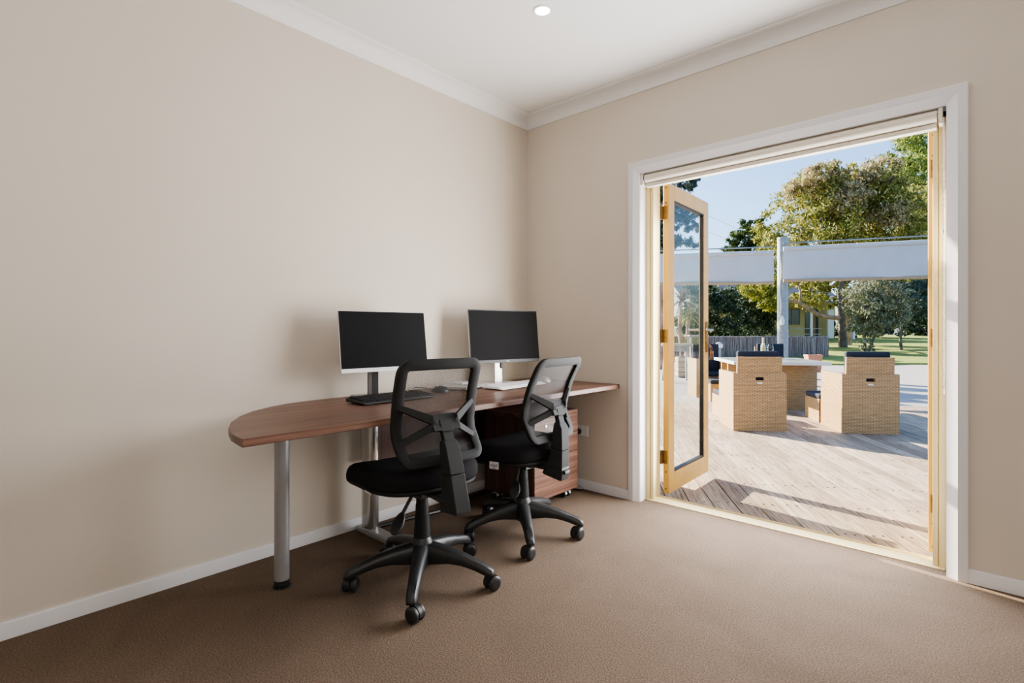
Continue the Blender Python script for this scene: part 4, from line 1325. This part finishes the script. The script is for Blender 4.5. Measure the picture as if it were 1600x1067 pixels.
# young tree on the lawn
d = 23.0
tree('young_tree', 'young tree with one thin bare stem standing on the lawn', 'tree', (1408, 549), d,
     [([P_(1408, 549, d), P_(1407, 530, d), P_(1409, 500, d), P_(1412, 465, d)], [0.075, 0.05, 0.045, 0.02], M['barkdark']), ([P_(1408, 505, d), P_(1425, 480, d)], [0.03, 0.015], M['barkdark'])],
     [(blobs_at([(1412, 470, 20), (1432, 455, 20), (1400, 452, 16), (1420, 490, 16), (1440, 480, 18), (1455, 450, 26)], d, 0.7, 21), M['bluegum'], 6500, 0.15, 0.30, 22)], BG)
# back hedge along the lawn
for lab, lst, sd, px0 in (('low mixed hedge closing off the lawn behind the olive shrub', [(1330, 505, 18), (1350, 510, 18), (1372, 506, 20), (1395, 510, 18), (1340, 485, 20), (1385, 485, 22), (1312, 512, 14), (1360, 470, 20), (1400, 470, 20), (1330, 518, 10), (1365, 520, 10), (1390, 521, 9)], 25, 1360),
                          ('low mixed hedge closing off the lawn behind the young tree', [(1420, 508, 18), (1440, 504, 22), (1465, 505, 24), (1490, 500, 28), (1425, 485, 20), (1450, 475, 26), (1480, 470, 32), (1405, 505, 16), (1430, 520, 10), (1450, 522, 10), (1412, 519, 9), (1435, 460, 22)], 27, 1440)):
    d = 35.5 if sd == 25 else 39.0
    tree('hedge', lab, 'hedge', (px0, 528), d, [([P_(px0, 529, d), P_(px0, 510, d)], [0.08, 0.05], M['barkdark'])],
         [(blobs_at(lst, d, 0.6, sd), M['bluegum'] if sd == 25 else M['darkleaf'], 9000, 0.24, 0.42, sd + 1)], BG)
# overhanging gum close to the house on the left
d = 15.0
tree('overhanging_gum', 'tall gum with hanging leaves seen through the open door glass', 'tree', (1030, 570), d,
     [([P_(1030, 570, d), P_(1028, 450, d), P_(1036, 340, d), P_(1050, 270, d)], [0.22, 0.19, 0.15, 0.06], M['bark']), ([P_(1036, 345, d), P_(1062, 330, d), P_(1080, 318, d)], [0.07, 0.05, 0.02], M['bark'])],
     [(blobs_at([(1070, 290, 14), (1084, 283, 9), (1052, 284, 16), (1060, 315, 18), (1076, 335, 15), (1055, 345, 18), (1082, 355, 12), (1068, 372, 16), (1045, 375, 18), (1088, 380, 8), (1040, 310, 20), (1030, 340, 24), (1025, 290, 24), (1022, 380, 24), (1075, 312, 10), (840, 352, 20), (868, 378, 18), (900, 345, 20), (925, 388, 18), (950, 360, 22), (890, 402, 14), (985, 378, 20), (1000, 410, 14), (855, 410, 12)], d, 0.9, 31), M['bluegum'], 19000, 0.15, 0.24, 32)], BG)

# cordyline beside the timber planter
d = 12.5
cbx = at(1072, 560, d); cbx.z = GZ + 0.506
cd_ = thing('cordyline_palm', 'spiky cordyline with dry strap leaves growing in the timber planter', 'plant', cbx)
MB().tube([(0, 0, 0.0), (0.02, 0, 0.3), tuple(at(1076, 497, d) - cbx)], [0.06, 0.05, 0.045], 10).build('trunk', M['bark'], cd_)
MB().tube([(-0.12, 0.05, 0.0), tuple(at(1062, 515, d) - cbx), tuple(at(1064, 470, d) - cbx)], [0.06, 0.05, 0.04], 10).build('trunk', M['bark'], cd_)
def fronds(name, c, n, L, mat, sd, droop):
    rn = random.Random(sd)
    q = MB()
    for _ in range(n):
        az = rn.uniform(0, 2 * PI)
        el = rn.uniform(R(-25), R(80))
        l_ = L * rn.uniform(0.6, 1.1)
        dr = Vector((math.cos(az) * math.cos(el), math.sin(az) * math.cos(el), math.sin(el)))
        sd_ = Vector((-math.sin(az), math.cos(az), 0))
        pts = []
        for k in range(6):
            t = k / 5
            p = c + dr * l_ * t + Vector((0, 0, -droop * l_ * t * t))
            w_ = 0.022 * (1 - t) ** 0.6 + 0.001
            pts.append((p - sd_ * w_, p + sd_ * w_))
        for (a, b), (c2, d2) in zip(pts[:-1], pts[1:]):
            q.quad([a, b, d2, c2])
    bmesh.ops.remove_doubles(q.bm, verts=q.bm.verts, dist=1e-5)
    return q.build(name, mat, cd_, smooth=0)
fronds('dry_fronds', at(1066, 470, d) - cbx, 110, 0.62, M['frond'], 4, 0.45)
fronds('green_fronds', at(1077, 494, d) - cbx, 70, 0.5, M['frondgreen'], 5, 0.5)

pb = at(1076, 560, 12.4)
pl = thing('timber_planter', 'square weathered timber planter box seen through the door glass', 'planter', (pb.x, pb.y, GZ), view_yaw(9))
q = MB()
for k in range(4):
    q.span((-0.28, -0.25, 0.02 + 0.115 * k), (0.34, 0.25, 0.125 + 0.115 * k))
q.build('box', M['timberweather'], pl, bevel=0.006)
MB().span((-0.25, -0.22, 0.40), (0.31, 0.22, 0.485)).build('soil', M['soil'], pl, smooth=0)
q = at(1057, 590, 11.3)
th = thing('timber_trestle', 'grey timber trestle with splayed legs seen through the door glass', 'trestle', (q.x, q.y, GZ), view_yaw(9))
MB().box((0, 0, 0.80), (0.62, 0.14, 0.06)).build('top', M['timbergrey'], th, bevel=0.005)
MB().box((0, 0, 0.71), (0.50, 0.03, 0.12)).build('apron', M['timbergrey'], th, bevel=0.003)
for sx in (-1, 1):
    for sy in (-1, 1):
        MB().loft([[(sx * 0.26 + a * 0.025, sy * 0.24 + b * 0.025, 0.0) for a, b in ((-1, -1), (1, -1), (1, 1), (-1, 1))], [(sx * 0.21 + a * 0.025, sy * 0.05 + b * 0.025, 0.78) for a, b in ((-1, -1), (1, -1), (1, 1), (-1, 1))]]).build('leg', M['timbergrey'], th)
# second, darker slatted table behind
q = at(1090, 590, 11.8)
tt_ = thing('garden_stool', 'small slatted timber stool beside the planter seen through the glass', 'stool', (q.x, q.y, GZ), view_yaw(9))
sl = MB()
for k in range(4):
    sl.box((0, -0.15 + 0.1 * k, 0.99), (0.42, 0.08, 0.03))
sl.build('top', M['timbergrey'], tt_, bevel=0.003)
for sx in (-1, 1):
    for sy in (-1, 1):
        MB().box((sx * 0.17, sy * 0.15, 0.488), (0.045, 0.045, 0.975)).build('leg', M['timbergrey'], tt_)

# pale dome lamp top behind the left chair
q = at(1123.5, 545, 12.0)
gl_ = thing('globe_light', 'pale rounded dome on a short post showing above the navy chair back', 'garden light', (q.x, q.y, GZ))
MB().tube([(0, 0, 0), (0, 0, 0.72)], 0.04, 12).build('post', M['galv'], gl_)
MB().lathe([(0.05, 0.70)] + [(0.085 * math.cos(R(a)), 0.755 + 0.085 * math.sin(R(a))) for a in range(-40, 90, 10)] + [(0.002, 0.84)], 20).build('globe', M['alu'], gl_)
# terracotta block by the fence
q = at(1270.5, 563, 14.0)
tp = thing('terracotta_trough', 'low terracotta trough by the brush fence behind the table', 'planter', (q.x, q.y, GZ), view_yaw(6))
rr = [[(sx * (0.155 + k), sy * (0.11 + k), z) for sx, sy in ((-1, -1), (1, -1), (1, 1), (-1, 1))] for k, z in ((0, 0), (0.02, 0.40), (0.03, 0.40), (0.03, 0.46), (0.005, 0.46), (0.005, 0.43))]
MB().loft(rr).build('trough', M['terracotta'], tp, smooth=0)
MB().box((0, 0, 0.432), (0.31, 0.22, 0.02)).build('soil', M['soil'], tp, smooth=0)

# ------------------------------------------------------------------ house across the yard
hb = W(36.0, 20.0, 0.50)
hs = thing('weatherboard_house', 'yellow weatherboard house with a verandah half hidden behind the trees', 'house', hb, view_yaw(0))
q = MB()
for k in range(15):
    z = 0.18 * k
    q.loft([[(x, y, zz_) for y, zz_ in ((-0.02, z), (0.0, z + 0.18), (0.1, z + 0.18), (0.1, z))] for x in (-7.5, 2.3)])
q.build('wall', M['weather'], hs, smooth=0)
MB().loft([[(x, -2.2, 2.35), (x, -2.2, 2.47), (x, 0.3, 2.95), (x, 3.0, 4.4), (x, 3.2, 4.3), (x, 0.3, 2.8)] for x in (-8, 2.6)]).build('roof', M['roof'], hs, smooth=0)
MB().span((-7.5, -2.2, -0.25), (2.3, 0, 0.05)).build('verandah_floor', M['timberweather'], hs, smooth=0)
for x in (-4.4, -0.47, 2.2):
    MB().span((x - 0.06, -2.1, 0.0), (x + 0.06, -1.98, 2.4)).build('verandah_post', M['whiteplastic'], hs, smooth=0)
rl = MB()
for z in (0.35, 0.7):
    rl.span((-4.4, -2.08, z), (0.2, -2.02, z + 0.05))
rl.build('verandah_rail', M['timbergrey'], hs, smooth=0)
for x0, x1 in ((-1.15, -0.15), (-3.4, -2.2)):
    wn = MB().span((x0, -0.06, 1.05), (x1, -0.01, 2.0)).build('window', M['darkglass'], hs, smooth=0)
    MB().span((x0 - 0.05, -0.09, 0.99), (x1 + 0.05, -0.03, 1.05)).span((x0 - 0.05, -0.09, 2.0), (x1 + 0.05, -0.03, 2.06)).span((x0 - 0.05, -0.09, 0.99), (x0, -0.03, 2.06)).span((x1, -0.09, 0.99), (x1 + 0.05, -0.03, 2.06)).span(((x0 + x1) / 2 - 0.02, -0.09, 1.05), ((x0 + x1) / 2 + 0.02, -0.05, 2.0)).build('window_frame', M['doorbrown'], wn, smooth=0)
MB().span((0.28, -0.05, 0.05), (0.55, -0.01, 2.1)).span((0.95, -0.05, 0.05), (1.15, -0.01, 2.1)).build('door_opening', M['darkglass'], hs, smooth=0)
MB().span((0.55, -0.07, 0.05), (0.95, -0.01, 2.1)).build('door', M['doorbrown'], hs, smooth=0)
MB().span((1.45, -0.6, 0.05), (1.85, -0.5, 2.0)).build('door_curtain', M['whiteplastic'], hs, smooth=0)

# power lines
for (a, b, lab) in (((1000, 282, 40), (1230, 388, 46), 'upper thin power line crossing the sky behind the glass door'), ((1000, 312, 40), (1230, 408, 46), 'lower thin power line crossing the sky behind the glass door')):
    A, B = at(*a), at(*b)
    pts = [A.lerp(B, t / 10) - Vector((0, 0, 0.3 * (1 - (t / 5 - 1) ** 2))) - A for t in range(11)]
    o = MB().tube([tuple(p) for p in pts], 0.012, 5).build('power_line', M['galv'])
    o.location = A
    tag(o, lab, 'power line', 'power lines in the sky')

# ------------------------------------------------------------------ light
world = bpy.data.worlds.new('world')
scene.world = world
world.use_nodes = True
wn = world.node_tree
bg = wn.nodes['Background']
sky = wn.nodes.new('ShaderNodeTexSky')
sky.sky_type = 'NISHITA'
sky.sun_disc = False
sky.sun_elevation = R(25)
sunv = Vector((-0.989, 0.145, math.tan(R(25)))).normalized()
sky.sun_rotation = math.atan2(sunv.x, sunv.y)
sky.air_density = 1.0
sky.dust_density = 1.5
tint = wn.nodes.new('ShaderNodeMixRGB')
tint.blend_type = 'MULTIPLY'
tint.inputs[0].default_value = 1.0
tint.inputs[2].default_value = (0.80, 1.0, 1.25, 1)
wn.links.new(sky.outputs[0], tint.inputs[1])
wn.links.new(tint.outputs[0], bg.inputs['Color'])
bg.inputs['Strength'].default_value = 0.36

def lamp(name, kind, energy, loc, size=1.0, color=(1, 1, 1), target=None, sizey=None):
    L = bpy.data.lights.new(name, kind)
    L.energy = energy
    L.color = color
    if kind == 'AREA':
        L.shape = 'RECTANGLE'
        L.size = size
        L.size_y = sizey or size
    o = bpy.data.objects.new(name, L)
    col.objects.link(o)
    o.location = loc
    if target is not None:
        o.rotation_euler = (Vector(target) - Vector(loc)).to_track_quat('-Z', 'Y').to_euler()
    return o
s_ = lamp('sun', 'SUN', 25.0, (-8, 2, 6), color=(1.0, 0.89, 0.72))
s_.data.angle = R(0.6)
s_.rotation_euler = (-sunv).to_track_quat('-Z', 'Y').to_euler()
# added area lamps that brighten the room, in the doorway and behind the camera
lamp('door_fill', 'AREA', 108, (1.69, 0.15, 0.95), 1.30, (0.985, 0.985, 1.0), (1.69, -3.0, 1.05), 1.65)  # added boost to the daylight already entering from sun and sky
lamp('room_fill', 'AREA', 32, (4.3, -4.2, 1.6), 1.8, (1.0, 0.97, 0.93), (1.0, -1.0, 1.5), 1.8)  # added fill standing in for a window; none is built there

scene.view_settings.view_transform = 'AgX'
scene.view_settings.look = 'AgX - Medium High Contrast'
scene.view_settings.exposure = 0.08
scene.cycles.max_bounces = 10
scene.cycles.diffuse_bounces = 5
scene.cycles.transparent_max_bounces = 16
scene.cycles.use_denoising = True
scene.cycles.sample_clamp_indirect = 8
